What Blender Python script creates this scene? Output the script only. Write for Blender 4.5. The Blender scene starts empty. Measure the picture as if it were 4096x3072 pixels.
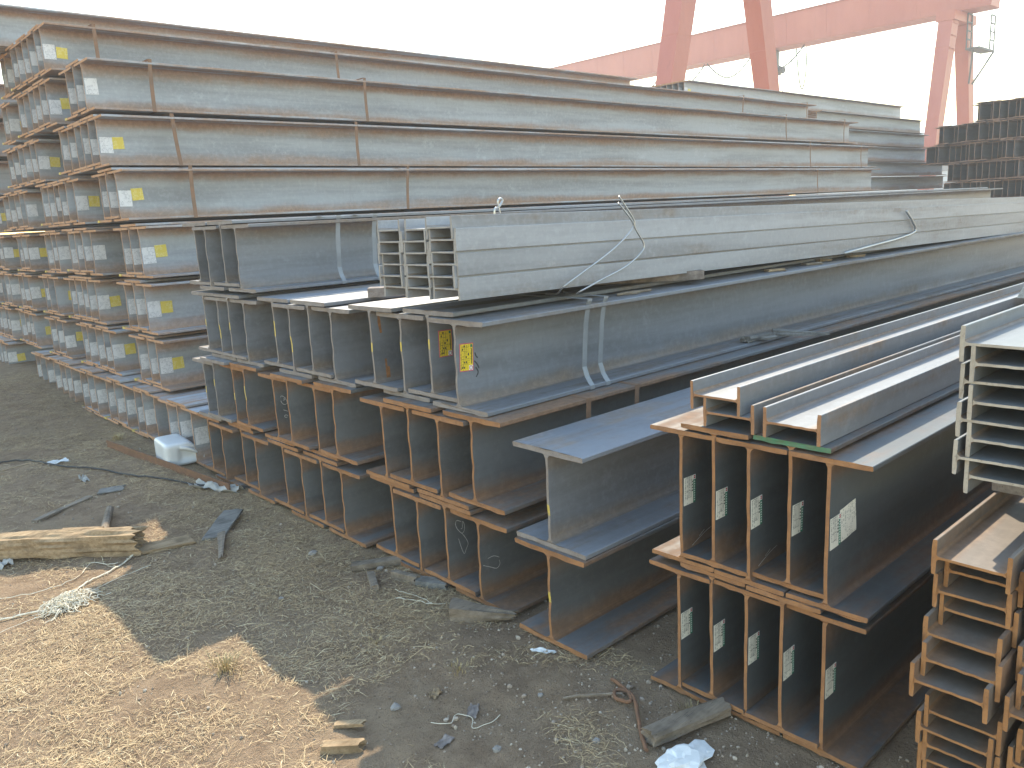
import bpy, bmesh, math, random
import numpy as np
from mathutils import Vector, Matrix, noise as mnoise

random.seed(7)
rng = np.random.default_rng(11)
S = bpy.context.scene
C = S.collection

# ------------------------------------------------------------------ camera
# world: +X runs along the beams away from the yard lane, +Y to the left along the beam ends, +Z up
CAM_H = 1.62
cam_d = bpy.data.cameras.new('camera')
cam_d.sensor_fit = 'HORIZONTAL'
cam_d.sensor_width = 36.0
cam_d.lens = 3230.0 / 4096.0 * 36.0
cam_d.clip_start = 0.05
cam_d.clip_end = 3000.0
cam = bpy.data.objects.new('camera', cam_d)
C.objects.link(cam)
right = Vector((0.73203516, -0.67937489, -0.05073739))
up = Vector((0.1755366, 0.11613343, 0.97759906))
fwd = Vector((0.65826395, 0.72454316, -0.20426891))
m = Matrix((right, up, -fwd)).transposed().to_4x4()
m.translation = Vector((0, 0, CAM_H))
cam.matrix_world = m
S.camera = cam

# ------------------------------------------------------------------ sky, sun, exposure
SUN = Vector((0.725, 0.82, 1.0)).normalized()
SUN_EL = math.asin(SUN.z)
SUN_AZ = math.atan2(SUN.x, SUN.y)
world = bpy.data.worlds.new('World')
S.world = world
world.use_nodes = True
wn = world.node_tree.nodes
sky = wn.new('ShaderNodeTexSky')
sky.sky_type = 'NISHITA'
sky.sun_disc = False
sky.sun_elevation = SUN_EL
sky.sun_rotation = SUN_AZ
sky.air_density = 2.0
sky.dust_density = 0.4
sky.ozone_density = 1.0
world.node_tree.links.new(sky.outputs[0], wn['Background'].inputs[0])
wn['Background'].inputs[1].default_value = 0.15
sun_d = bpy.data.lights.new('sun', 'SUN')
sun_d.energy = 3.1
sun_d.angle = math.radians(0.55)
sun_d.color = (1.0, 0.87, 0.66)
sun = bpy.data.objects.new('sun', sun_d)
C.objects.link(sun)
sun.rotation_euler = (-SUN).to_track_quat('-Z', 'Y').to_euler()
sun.location = (10, 12, 20)

S.view_settings.view_transform = 'Standard'
S.view_settings.look = 'None'
S.view_settings.gamma = 1.0
S.view_settings.use_curve_mapping = False
S.view_settings.exposure = 1.65
S.render.engine = 'CYCLES'
S.cycles.use_denoising = True
S.cycles.max_bounces = 8
S.cycles.diffuse_bounces = 6
S.cycles.glossy_bounces = 3
S.cycles.volume_bounces = 1
S.cycles.sample_clamp_indirect = 6.0
HAZE = 0.003

# ------------------------------------------------------------------ helpers
def link(o, parent=None):
    C.objects.link(o)
    if parent is not None:
        o.parent = parent
    return o

def tag(o, label=None, cat=None, group=None, kind=None):
    if label: o['label'] = label
    if cat: o['category'] = cat
    if group: o['group'] = group
    if kind: o['kind'] = kind
    return o

def obj(name, mesh, parent=None, loc=(0, 0, 0), rot=(0, 0, 0)):
    o = bpy.data.objects.new(name, mesh)
    o.location = loc
    o.rotation_euler = rot
    return link(o, parent)

def empty(name, loc=(0, 0, 0), rot=(0, 0, 0)):
    o = bpy.data.objects.new(name, None)
    o.empty_display_size = 0.1
    o.location = loc
    o.rotation_euler = rot
    return link(o)

class MB:
    """collects vertices and faces, builds one mesh"""
    def __init__(s):
        s.v = []; s.f = []; s.m = []
    def add(s, verts, faces, mi=0):
        b = len(s.v)
        s.v += [tuple(p) for p in verts]
        for fc in faces:
            s.f.append(tuple(i + b for i in fc)); s.m.append(mi)
    def box(s, x0, x1, y0, y1, z0, z1, mi=0):
        s.add([(x0,y0,z0),(x1,y0,z0),(x1,y1,z0),(x0,y1,z0),(x0,y0,z1),(x1,y0,z1),(x1,y1,z1),(x0,y1,z1)],
              [(0,3,2,1),(4,5,6,7),(0,1,5,4),(1,2,6,5),(2,3,7,6),(3,0,4,7)], mi)
    def bar(s, p, q, w, h, mi=0, upv=(0, 0, 1)):
        p = Vector(p); q = Vector(q); d = (q - p).normalized(); u = Vector(upv)
        r = d.cross(u)
        if r.length < 1e-4: r = d.cross(Vector((1, 0, 0)))
        r.normalize(); u = r.cross(d)
        vs = []
        for c in (p, q):
            for a, b in ((-1,-1),(1,-1),(1,1),(-1,1)):
                vs.append(c + r * (a * w / 2) + u * (b * h / 2))
        s.add(vs, [(3,2,1,0),(4,5,6,7),(0,1,5,4),(1,2,6,5),(2,3,7,6),(3,0,4,7)], mi)
    def tube(s, pts, r, n=7, mi=0, caps=True):
        pts = [Vector(p) for p in pts]
        rs = r if isinstance(r, (list, tuple)) else [r] * len(pts)
        rings = []
        prev = None
        for i, p in enumerate(pts):
            d = (pts[min(i+1, len(pts)-1)] - pts[max(i-1, 0)]).normalized()
            a = prev if prev is not None else (Vector((0,0,1)) if abs(d.z) < 0.9 else Vector((1,0,0)))
            e = (a - d * a.dot(d))
            if e.length < 1e-5: e = d.orthogonal()
            e.normalize(); prev = e
            g = d.cross(e)
            rings.append([p + (e*math.cos(2*math.pi*k/n) + g*math.sin(2*math.pi*k/n))*rs[i] for k in range(n)])
        vs = [v for ring in rings for v in ring]
        fs = []
        for i in range(len(pts)-1):
            for k in range(n):
                fs.append((i*n+k, i*n+(k+1) % n, (i+1)*n+(k+1) % n, (i+1)*n+k))
        if caps:
            fs.append(tuple(reversed(range(n)))); fs.append(tuple((len(pts)-1)*n+k for k in range(n)))
        s.add(vs, fs, mi)
    def mesh(s, name, mats, smooth=False):
        me = bpy.data.meshes.new(name)
        me.from_pydata(s.v, [], s.f)
        for mt in mats: me.materials.append(mt)
        if len(mats) > 1: me.polygons.foreach_set('material_index', s.m)
        if smooth: me.polygons.foreach_set('use_smooth', [True]*len(s.f))
        me.update()
        return me

def curve_pts(pts, n=6):
    """catmull-rom through pts"""
    P = [Vector(p) for p in pts]
    out = []
    for i in range(len(P)-1):
        a = P[max(i-1,0)]; b = P[i]; c = P[i+1]; d = P[min(i+2,len(P)-1)]
        for k in range(n):
            t = k/n
            out.append(0.5*((2*b)+(c-a)*t+(2*a-5*b+4*c-d)*t*t+(3*b-a-3*c+d)*t**3))
    out.append(P[-1])
    return out

# ------------------------------------------------------------------ materials
class NT:
    def __init__(s, name):
        s.mat = bpy.data.materials.new(name); s.mat.use_nodes = True
        s.t = s.mat.node_tree; s.n = s.t.nodes; s.l = s.t.links
        s.bsdf = s.n['Principled BSDF']
    def node(s, typ, **kw):
        nd = s.n.new(typ)
        for k, v in kw.items(): setattr(nd, k, v)
        return nd
    def link(s, a, b): s.l.new(a, b)
    def coord(s, which='Object', scale=(1,1,1), rnd=False):
        tc = s.node('ShaderNodeTexCoord')
        mp = s.node('ShaderNodeMapping')
        mp.inputs['Scale'].default_value = scale
        s.link(tc.outputs[which], mp.inputs['Vector'])
        if rnd:
            oi = s.node('ShaderNodeObjectInfo')
            mul = s.node('ShaderNodeVectorMath', operation='SCALE')
            mul.inputs[0].default_value = (37.1, 11.7, 23.3)
            s.link(oi.outputs['Random'], mul.inputs['Scale'])
            s.link(mul.outputs[0], mp.inputs['Location'])
        return mp.outputs['Vector']
    def noise(s, vec, scale, detail=4, rough=0.6):
        nz = s.node('ShaderNodeTexNoise')
        nz.inputs['Scale'].default_value = scale
        nz.inputs['Detail'].default_value = detail
        nz.inputs['Roughness'].default_value = rough
        s.link(vec, nz.inputs['Vector'])
        return nz.outputs['Fac']
    def ramp(s, fac, lo, hi, a=0.0, b=1.0, smooth=True):
        mr = s.node('ShaderNodeMapRange')
        mr.interpolation_type = 'SMOOTHSTEP' if smooth else 'LINEAR'
        mr.inputs['From Min'].default_value = lo; mr.inputs['From Max'].default_value = hi
        mr.inputs['To Min'].default_value = a; mr.inputs['To Max'].default_value = b
        s.link(fac, mr.inputs['Value'])
        return mr.outputs['Result']
    def math(s, op, a, b):
        nd = s.node('ShaderNodeMath', operation=op)
        for i, v in enumerate((a, b)):
            if isinstance(v, (int, float)): nd.inputs[i].default_value = v
            else: s.link(v, nd.inputs[i])
        return nd.outputs[0]
    def mix(s, fac, a, b, blend='MIX'):
        nd = s.node('ShaderNodeMix', data_type='RGBA', blend_type=blend)
        if isinstance(fac, (int, float)): nd.inputs['Factor'].default_value = fac
        else: s.link(fac, nd.inputs['Factor'])
        for i, v in ((6, a), (7, b)):
            if isinstance(v, tuple): nd.inputs[i].default_value = (*v, 1) if len(v) == 3 else v
            else: s.link(v, nd.inputs[i])
        return nd.outputs[2]
    def out(s, col, rough=0.7, spec=0.3, bump=None, bstr=0.3, bdist=0.002, metal=0.0):
        if isinstance(col, tuple): s.bsdf.inputs['Base Color'].default_value = (*col, 1)
        else: s.link(col, s.bsdf.inputs['Base Color'])
        if isinstance(rough, (int, float)): s.bsdf.inputs['Roughness'].default_value = rough
        else: s.link(rough, s.bsdf.inputs['Roughness'])
        s.bsdf.inputs['Specular IOR Level'].default_value = spec
        s.bsdf.inputs['Metallic'].default_value = metal
        if bump is not None:
            b = s.node('ShaderNodeBump')
            b.inputs['Strength'].default_value = bstr
            b.inputs['Distance'].default_value = bdist
            s.link(bump, b.inputs['Height'])
            s.link(b.outputs[0], s.bsdf.inputs['Normal'])
        return s.mat

def steel_mat(name, base, rust, amt, h=None, rough=0.5, edge=0.55):
    """mill scale with long streaks; rust bands creep in from the flange roots of the web"""
    t = NT(name)
    v = t.coord('Object', (0.35, 5, 5), rnd=True)
    v2 = t.coord('Object', (1, 1, 1), rnd=True)
    n1 = t.noise(v, 1.6, 5, 0.6)
    n2 = t.noise(v2, 34, 4, 0.65)
    n3 = t.noise(v2, 3.2, 5, 0.7)
    mask = t.math('ADD', t.math('MULTIPLY', n1, 0.65), t.math('MULTIPLY', n3, 0.5))
    if h:
        tc = t.node('ShaderNodeTexCoord'); sp = t.node('ShaderNodeSeparateXYZ')
        t.link(tc.outputs['Object'], sp.inputs[0])
        d = t.math('ABSOLUTE', t.math('SUBTRACT', sp.outputs['Z'], h/2), 0)
        d = t.math('DIVIDE', d, h/2)
        e = t.ramp(d, edge-0.42, 1.0, 0.0, 0.60)
        # a little more rust towards the cut end
        ex = t.ramp(sp.outputs['X'], 0.0, 0.12, 0.06, 0.0)
        mask = t.math('ADD', t.math('ADD', mask, e), ex)
    if h: msk = t.ramp(mask, 0.95-amt*0.42, 1.42-amt*0.3)
    else: msk = t.ramp(mask, 0.63-amt*0.2, 0.86-amt*0.2)
    b2 = tuple(c*0.68 for c in base)
    col = t.mix(t.ramp(n1, 0.35, 0.68), base, b2)
    col = t.mix(t.ramp(n2, 0.42, 0.75, 0, 0.35), col, tuple(c*1.25 for c in base))
    n4 = t.noise(t.coord('Object', (2.2, 2.2, 0.35), rnd=True), 9, 5, 0.7)      # faint drips down the face
    col = t.mix(t.ramp(n4, 0.52, 0.75, 0, 0.45), col, tuple(c*0.72+r*0.08 for c, r in zip(base, rust)))
    n5 = t.noise(v2, 6.5, 6, 0.75)
    col = t.mix(t.ramp(n5, 0.56, 0.70, 0, 0.40), col, tuple(c*1.35 for c in base))
    r2 = tuple(min(1, c*1.35) for c in rust)
    rc = t.mix(t.ramp(n2, 0.35, 0.7), rust, r2)
    col = t.mix(t.math('MULTIPLY', msk, 0.85), col, rc)
    oi = t.node('ShaderNodeObjectInfo')
    hs = t.node('ShaderNodeHueSaturation')
    t.link(t.ramp(oi.outputs['Random'], 0, 1, 0.88, 1.12, False), hs.inputs['Value'])
    t.link(col, hs.inputs['Color'])
    rr = t.ramp(msk, 0, 1, rough, 0.85)
    return t.out(hs.outputs[0], rr, 0.45, n2, 0.15, 0.001)

def cut_mat(name, a, b, dirt=(0.08, 0.06, 0.05)):
    t = NT(name)
    v = t.coord('Object', (1, 1, 1), rnd=True)
    n1 = t.noise(v, 18, 5, 0.65); n2 = t.noise(v, 130, 3, 0.6)
    col = t.mix(t.ramp(n1, 0.33, 0.66), a, b)
    col = t.mix(t.ramp(n2, 0.55, 0.8, 0, 0.5), col, dirt)
    return t.out(col, 0.85, 0.2, n2, 0.5, 0.002)

def plain(name, col, rough=0.6, var=0.12, scale=20, spec=0.3, bump=0.2, col2=None, metal=0.0):
    t = NT(name)
    v = t.coord('Object', (1, 1, 1), rnd=True)
    n = t.noise(v, scale, 5, 0.6)
    c = t.mix(t.ramp(n, 0.3, 0.7), col, col2 if col2 else tuple(x*(1-var) for x in col))
    return t.out(c, rough, spec, n, bump, 0.002, metal)

def wood_mat(name, a, b, sc=(2, 30, 30)):
    t = NT(name)
    v = t.coord('Object', sc, rnd=True)
    n = t.noise(v, 2.0, 6, 0.7)
    n2 = t.noise(t.coord('Object', (1,1,1), rnd=True), 9, 4, 0.6)
    c = t.mix(t.ramp(n, 0.32, 0.68), a, b)
    c = t.mix(t.ramp(n2, 0.45, 0.72, 0, 0.7), c, tuple(x*0.45 for x in a))
    n3 = t.noise(t.coord('Object', tuple(x*3 for x in sc), rnd=True), 2.5, 3, 0.6)
    c = t.mix(t.ramp(n3, 0.62, 0.72, 0, 0.75), c, tuple(x*0.25 for x in a))
    return t.out(c, 0.9, 0.15, n, 0.6, 0.004)

def paper_mat(name, paper, ink, vertical=False, dens=0.5):
    """paper with rows of small print"""
    t = NT(name)
    tc = t.node('ShaderNodeTexCoord')
    sp = t.node('ShaderNodeSeparateXYZ'); t.link(tc.outputs['Object'], sp.inputs[0])
    A, B = ('Z', 'X') if not vertical else ('X', 'Z')
    row = t.math('FRACT', t.math('MULTIPLY', sp.outputs[A], 95.0), 0)
    rowm = t.ramp(row, 0.35, 0.45)
    mp = t.node('ShaderNodeMapping')
    mp.inputs['Scale'].default_value = (95, 1, 420) if vertical else (420, 1, 95)
    t.link(tc.outputs['Object'], mp.inputs[0])
    sn = t.node('ShaderNodeVectorMath', operation='FLOOR'); t.link(mp.outputs[0], sn.inputs[0])
    wn_ = t.node('ShaderNodeTexWhiteNoise'); t.link(sn.outputs[0], wn_.inputs['Vector'])
    ch = t.ramp(wn_.outputs['Value'], 1-dens-0.02, 1-dens+0.02)
    big = t.noise(t.coord('Object', (1,1,1), rnd=True), 22, 2, 0.5)
    blk = t.ramp(big, 0.42, 0.5)
    f = t.math('MULTIPLY', t.math('MULTIPLY', rowm, ch), blk)
    st = t.noise(t.coord('Object', (1,1,1), rnd=True), 14, 4, 0.6)
    base = t.mix(t.ramp(st, 0.45, 0.75, 0, 0.35), paper, tuple(x*0.75 for x in paper))
    return t.out(t.mix(t.math('MULTIPLY', f, 0.45), base, ink), 0.6, 0.3)

RUST = (0.175, 0.082, 0.040)
RUST2 = (0.185, 0.100, 0.052)
FIN = {}
def finish(key, base, rust, amt, cutA, cutB, h, rough=0.5, fl_amt=None):
    FIN[key] = dict(
        web=steel_mat(key+'_web_steel', base, rust, amt, h, rough),
        fl=steel_mat(key+'_flange_steel', base, rust, (amt if fl_amt is None else fl_amt), None, rough),
        cut=cut_mat(key+'_cut_end', cutA, cutB))
finish('tall', (0.325, 0.352, 0.392), (0.27, 0.165, 0.105), 0.66, (0.44, 0.255, 0.15), (0.36, 0.205, 0.12), 0.39, 0.5, 0.95)
finish('rusty', (0.122, 0.131, 0.142), RUST2, 0.62, (0.31, 0.155, 0.070), (0.23, 0.12, 0.062), 0.385, 0.55, 0.85)
finish('grey', (0.182, 0.196, 0.222), (0.18, 0.135, 0.10), 0.30, (0.245, 0.215, 0.195), (0.20, 0.17, 0.155), 0.385, 0.45, 0.55)
finish('dark', (0.074, 0.086, 0.095), (0.150, 0.080, 0.042), 0.34, (0.31, 0.155, 0.070), (0.235, 0.12, 0.06), 0.45, 0.5, 0.75)
finish('pale', (0.30, 0.315, 0.345), (0.21, 0.16, 0.12), 0.18, (0.33, 0.31, 0.29), (0.27, 0.25, 0.235), 0.175, 0.45)
finish('galv', (0.185, 0.195, 0.205), (0.24, 0.15, 0.09), 0.30, (0.43, 0.38, 0.315), (0.34, 0.295, 0.245), 0.18, 0.45)
finish('edge', (0.195, 0.198, 0.205), (0.22, 0.14, 0.085), 0.40, (0.34, 0.18, 0.095), (0.27, 0.145, 0.08), 0.175, 0.45)
finish('orange', (0.145, 0.120, 0.100), RUST2, 0.75, (0.36, 0.18, 0.075), (0.27, 0.135, 0.06), 0.18, 0.6)
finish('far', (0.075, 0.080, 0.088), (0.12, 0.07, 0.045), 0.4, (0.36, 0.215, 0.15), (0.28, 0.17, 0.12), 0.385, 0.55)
PAINT_Y = plain('yellow_paint', (0.58, 0.42, 0.07), 0.6, 0.3, 60, col2=(0.36, 0.29, 0.12))
PAINT_G = plain('green_paint', (0.07, 0.19, 0.11), 0.6, 0.3, 40, col2=(0.10, 0.155, 0.09))
PAPER_W = paper_mat('white_label_paper', (0.64, 0.645, 0.67), (0.14, 0.15, 0.2))
PAPER_YG = paper_mat('yellow_label_paper', (0.60, 0.48, 0.09), (0.72, 0.70, 0.42), dens=0.6)
PAPER_Y = paper_mat('yellow_tag_paper', (0.74, 0.56, 0.03), (0.04, 0.04, 0.03), True, 0.6)
PAPER_C = paper_mat('cream_label_paper', (0.74, 0.72, 0.64), (0.12, 0.13, 0.13), True)
PINK = plain('magenta_border', (0.55, 0.10, 0.16), 0.6)
WHITE = plain('white_print', (0.72, 0.72, 0.72), 0.6, 0.05)
REDP = plain('red_print', (0.45, 0.06, 0.07), 0.6)
GREENP = plain('green_print', (0.03, 0.20, 0.12), 0.6)
BLACKP = plain('black_print', (0.03, 0.03, 0.03), 0.6)
CHALK = plain('chalk', (0.55, 0.55, 0.55), 0.95, 0.3, 90)
STRAP_R = plain('rusty_strap_steel', (0.235, 0.130, 0.075), 0.7, 0.3, 12, col2=(0.17, 0.11, 0.075))
STRAP_G = plain('grey_strap_steel', (0.23, 0.245, 0.26), 0.38, 0.2, 10, spec=0.6)

# ------------------------------------------------------------------ beam meshes
PROF = {  # h, flange width, flange thickness, web thickness, fillet
    'big':   (0.385, 0.365, 0.019, 0.012, 0.020),
    'tall':  (0.390, 0.365, 0.017, 0.010, 0.016),
    'deep':  (0.450, 0.240, 0.014, 0.011, 0.015),
    'small': (0.175, 0.090, 0.0102, 0.0068, 0.008),
    'mid':   (0.320, 0.240, 0.013, 0.009, 0.012),
    'farq':  (0.385, 0.235, 0.013, 0.009, 0.010),
}
_cache = {}
PI_ = {k: i for i, k in enumerate(PROF)}
def flange_geo(mb, prof, L, z0, seed, mi_b=0, mi_c=1, burr=1.0):
    h, b, tf, tw, r = PROF[prof]
    rd = random.Random(seed)
    n = 9 if b > 0.1 else 5
    ys = [-b/2 + b*k/(n-1) for k in range(n)]
    c = tf*0.14
    secs = []
    for si, x in enumerate((0.0, 0.012, L)):
        bot = []; top = []
        for k, y in enumerate(ys):
            jx = rd.uniform(-.004, .004)*burr if si == 0 else 0
            jz = (-abs(rd.gauss(0, .0028))*burr if si == 0 and 0 < k < n-1 else 0)
            bot.append((x+jx, y, z0+jz)); top.append((x+jx+(rd.uniform(-.002,.002) if si==0 else 0), y, z0+tf))
        # chamfered side corners
        bl, br = bot[0], bot[-1]; tl, tr = top[0], top[-1]
        ring = [(bl[0], bl[1]+c, bl[2])] + bot[1:-1] + [(br[0], br[1]-c, br[2]), (br[0], br[1], br[2]+c),
               (tr[0], tr[1], tr[2]-c), (tr[0], tr[1]-c, tr[2])] + top[1:-1][::-1] + [(tl[0], tl[1]+c, tl[2]),
               (tl[0], tl[1], tl[2]-c), (bl[0], bl[1], bl[2]+c)]
        secs.append(ring)
    m_ = len(secs[0])
    vs = [p for s_ in secs for p in s_]
    fs = []
    for i in range(2):
        for k in range(m_):
            fs.append((i*m_+k, i*m_+(k+1) % m_, (i+1)*m_+(k+1) % m_, (i+1)*m_+k))
    mb.add(vs, [f[::-1] for f in fs], mi_b)
    mb.add(secs[0], [tuple(range(m_))], mi_c)
    mb.add(secs[2], [tuple(reversed(range(m_)))], mi_c)

def web_geo(mb, prof, L, seed, mi_b=0, mi_c=1, paint=None):
    h, b, tf, tw, r = PROF[prof]
    rd = random.Random(seed)
    z0, z1 = tf, h-tf
    lev = []
    for k in range(4):
        a = math.pi/2*k/3
        lev.append((z0 + r*(1-math.cos(a)), tw/2 + r*(1-math.sin(a))))
    nm = 7
    mids = [(z0+r + (z1-z0-2*r)*k/nm, tw/2) for k in range(1, nm)]
    lev = lev + mids + [(z0+z1-z, w) for z, w in lev[::-1]]
    secs = []
    ph = rd.uniform(0, 6)
    for si, x in enumerate((0.0, 0.012, L)):
        ring = []
        jl = [(rd.uniform(-.25, .25)*tw if si == 0 else 0) for _ in lev]
        jy = [((0.07*math.sin(ph+9*z)+rd.uniform(-.06, .06))*tw if si == 0 else 0) for z, w in lev]
        for (z, w), j, y_ in zip(lev, jl, jy): ring.append((x+j, -w+y_, z))
        for (z, w), j, y_ in list(zip(lev, jl, jy))[::-1]: ring.append((x+j, w+y_, z))
        secs.append(ring)
    m_ = len(secs[0]); q = len(lev)
    vs = [p for s_ in secs for p in s_]
    fs = []
    for i in range(2):
        for k in range(m_):
            if k == q-1 or k == m_-1: continue
            fs.append((i*m_+k, i*m_+k+1, (i+1)*m_+k+1, (i+1)*m_+k))
    mb.add(vs, fs, mi_b)
    for si in (0, 2):
        for k in range(q-1):
            z = (lev[k][0]+lev[k+1][0])/2/h
            mi = 2 if (paint and si == 0 and paint[0] < z < paint[1]) else mi_c
            f = (k, m_-1-k, m_-2-k, k+1)
            mb.add(secs[si], [f if si == 0 else f[::-1]], mi)

def beam_meshes(prof, fin, L, var, paint=None, green=False):
    key = (prof, fin, L, var, paint, green)
    if key in _cache: return _cache[key]
    F = FIN[fin]
    mb = MB(); web_geo(mb, prof, L, PI_[prof]*100+var, paint=paint)
    web = mb.mesh('web', [F['web'], F['cut'], PAINT_Y])
    fl = []
    for k in range(2):
        mb = MB(); flange_geo(mb, prof, L, 0, PI_[prof]*100+var*7+k+31, burr=0.3 if prof == 'small' else 0.6)
        fl.append(mb.mesh('flange', [F['fl'], PAINT_G if (green and k == 1) else F['cut']]))
    _cache[key] = (web, fl[0], fl[1])
    return _cache[key]

def solid_beam_mesh(prof, fin, L, var):
    key = ('solid', prof, fin, L, var)
    if key not in _cache:
        F = FIN[fin]; h, b, tf, tw, r = PROF[prof]
        mb = MB(); web_geo(mb, prof, L, var+50)
        flange_geo(mb, prof, L, 0, var+60); flange_geo(mb, prof, L, h-tf, var+70)
        _cache[key] = mb.mesh('steel_beam', [F['web'], F['cut']])
    return _cache[key]

_bi = [0]
def beam(prof, fin, L, loc, label, group, lying=False, paint=None, green=False, rot=(0, 0, 0)):
    """upright: loc is the base line under the web; lying: loc is the outer face of the left flange at web height"""
    _bi[0] += 1
    h, b, tf, tw, r = PROF[prof]
    root = empty('steel_beam', loc, ((math.pi/2 if lying else 0)+rot[0], rot[1], rot[2]))
    tag(root, label, 'beam', group, 'thing')
    w, f0, f1 = beam_meshes(prof, fin, L, _bi[0] % 4, paint, green)
    obj('web', w, root)
    obj('flange', f0, root)
    obj('flange', f1, root, (0, 0, h-tf))
    return root

def far_beam(prof, fin, L, loc, label, group):
    _bi[0] += 1
    o = obj('steel_beam', solid_beam_mesh(prof, fin, L, _bi[0] % 3), None, loc)
    return tag(o, label, 'beam', group, 'thing')

ORD = ['first', 'second', 'third', 'fourth', 'fifth', 'sixth', 'seventh', 'eighth', 'ninth', 'tenth', 'eleventh',
       'twelfth', 'thirteenth', 'fourteenth', 'fifteenth', 'sixteenth', 'seventeenth', 'eighteenth', 'nineteenth', 'twentieth',
       'twenty-first', 'twenty-second', 'twenty-third', 'twenty-fourth', 'twenty-fifth', 'twenty-sixth', 'twenty-seventh', 'twenty-eighth']

# paper tags, local frame of a beam: x along the beam, y = -(web/2), z up
def card(w, h, t=0.0008):
    """slightly curled sheet"""
    mb = MB(); n = 5
    vs = []
    for s_ in (0, 1):
        for k in range(n):
            x = w*k/(n-1)
            bow = -0.0012*math.sin(math.pi*k/(n-1)*1.3) - (0.003*(k/(n-1))**4)
            for z in (0, h): vs.append((x, bow-(0 if s_ else t), z))
    fs = []
    o = 2*n
    for k in range(n-1):
        a = 2*k
        fs.append((a, a+2, a+3, a+1)); fs.append((o+a, o+a+1, o+a+3, o+a+2))
        fs.append((a, o+a, o+a+2, a+2)); fs.append((a+1, a+3, o+a+3, o+a+1))
    fs.append((0, 1, o+1, o)); fs.append((2*n-2, o+2*n-2, o+2*n-1, 2*n-1))
    mb.add(vs, fs)
    return mb
WHITE_CARD = card(0.096, 0.125).mesh('label', [PAPER_W])
YELLOW_CARD = card(0.090, 0.094).mesh('label', [PAPER_YG])
CREAM_CARD = card(0.092, 0.10).mesh('label', [PAPER_C])

def deep_label_mesh():
    mb = MB()
    mb.box(0.000, 0.050, -0.0008, 0, 0, 0.094, 0)
    mb.box(0.050, 0.063, -0.0008, 0, 0, 0.078, 1)
    mb.box(0.050, 0.063, -0.0009, 0, 0.078, 0.094, 2)
    mb.box(0.053, 0.060, -0.0013, -0.0009, 0.081, 0.0855, 3)
    mb.box(0.053, 0.060, -0.0013, -0.0009, 0.087, 0.0915, 3)
    for k in range(9):   # row of white characters on the green strip
        z = 0.006 + k*0.0078
        mb.box(0.0535, 0.0595, -0.0012, -0.0008, z, z+0.0022, 2)
        mb.box(0.0555, 0.0577, -0.0012, -0.0008, z+0.0028, z+0.0048, 2)
    for k in range(4):   # black heading characters
        z = 0.040+k*0.010
        mb.box(0.043, 0.0475, -0.0012, -0.0008, z, z+0.005, 4)
    # ruled form
    for x in (0.008, 0.016, 0.024, 0.032, 0.039):
        mb.box(x, x+0.0007, -0.0011, -0.0008, 0.022, 0.09, 4)
    for z in (0.022, 0.045, 0.090):
        mb.box(0.008, 0.039, -0.0011, -0.0008, z, z+0.0007, 4)
    return mb.mesh('label', [PAPER_C, GREENP, WHITE, REDP, BLACKP])
DEEP_LABEL = deep_label_mesh()

def big_label_mesh():
    mb = MB()
    mb.box(0, 0.074, -0.0008, 0, 0, 0.118, 0)
    mb.box(0.0035, 0.0705, -0.0012, -0.0008, 0.0035, 0.1145, 1)
    mb.box(0.050, 0.0705, -0.0015, -0.0012, 0.0035, 0.024, 2)
    # ring mark
    n = 14
    for k in range(n):
        a = 2*math.pi*k/n; b_ = 2*math.pi*(k+1)/n
        pts = []
        for (ang, rr) in ((a, .0065), (b_, .0065), (b_, .009), (a, .009)):
            pts.append((0.0602+rr*math.cos(ang), -0.0017, 0.0137+rr*math.sin(ang)))
        mb.add(pts, [(0, 1, 2, 3)], 4)
    mb.box(0.058, 0.068, -0.0015, -0.0012, 0.100, 0.112, 5)
    for x in (0.008, 0.018, 0.028, 0.038):
        mb.box(x, x+0.0009, -0.0015, -0.0012, 0.008, 0.11, 3)
    for z in (0.030, 0.052, 0.085, 0.100):
        mb.box(0.008, 0.048, -0.0015, -0.0012, z, z+0.0009, 3)
    mb.box(0.062, 0.066, -0.0015, -0.0012, 0.03, 0.095, 3)
    rd = random.Random(5)
    for x in (0.010, 0.020, 0.030):
        for k in range(3):
            z = rd.choice((0.034, 0.056, 0.088, 0.102, 0.012))
            mb.box(x+.002, x+.007, -0.0015, -0.0012, z, z+0.008, 3)
    mb.box(0.044, 0.050, -0.0015, -0.0012, 0.066, 0.076, 3)
    return mb.mesh('label', [PINK, PAPER_Y, WHITE, BLACKP, REDP, GREENP])
BIG_LABEL = big_label_mesh()

def stick(root, mesh, prof, x, z, tilt=0.0, name='label'):
    tw = PROF[prof][3]
    return obj(name, mesh, root, (x, -(tw/2+0.0012), z), (0, tilt, 0))

def paint_tip(root, prof):
    """yellow paint on the left tip of the bottom flange"""
    h, b, tf, tw, r = PROF[prof]
    mb = MB()
    mb.box(-0.0055, 0.030, b/2-0.052, b/2+0.001, -0.001, tf+0.001)
    obj('paint_mark', mb.mesh('paint_mark', [PAINT_Y]), root)

def spaced(ys, gap):
    """ys ascending; keep at least one half flange plus web between neighbours"""
    out = [ys[0]]
    for y in ys[1:]: out.append(max(y, out[-1]+gap))
    return out

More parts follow.
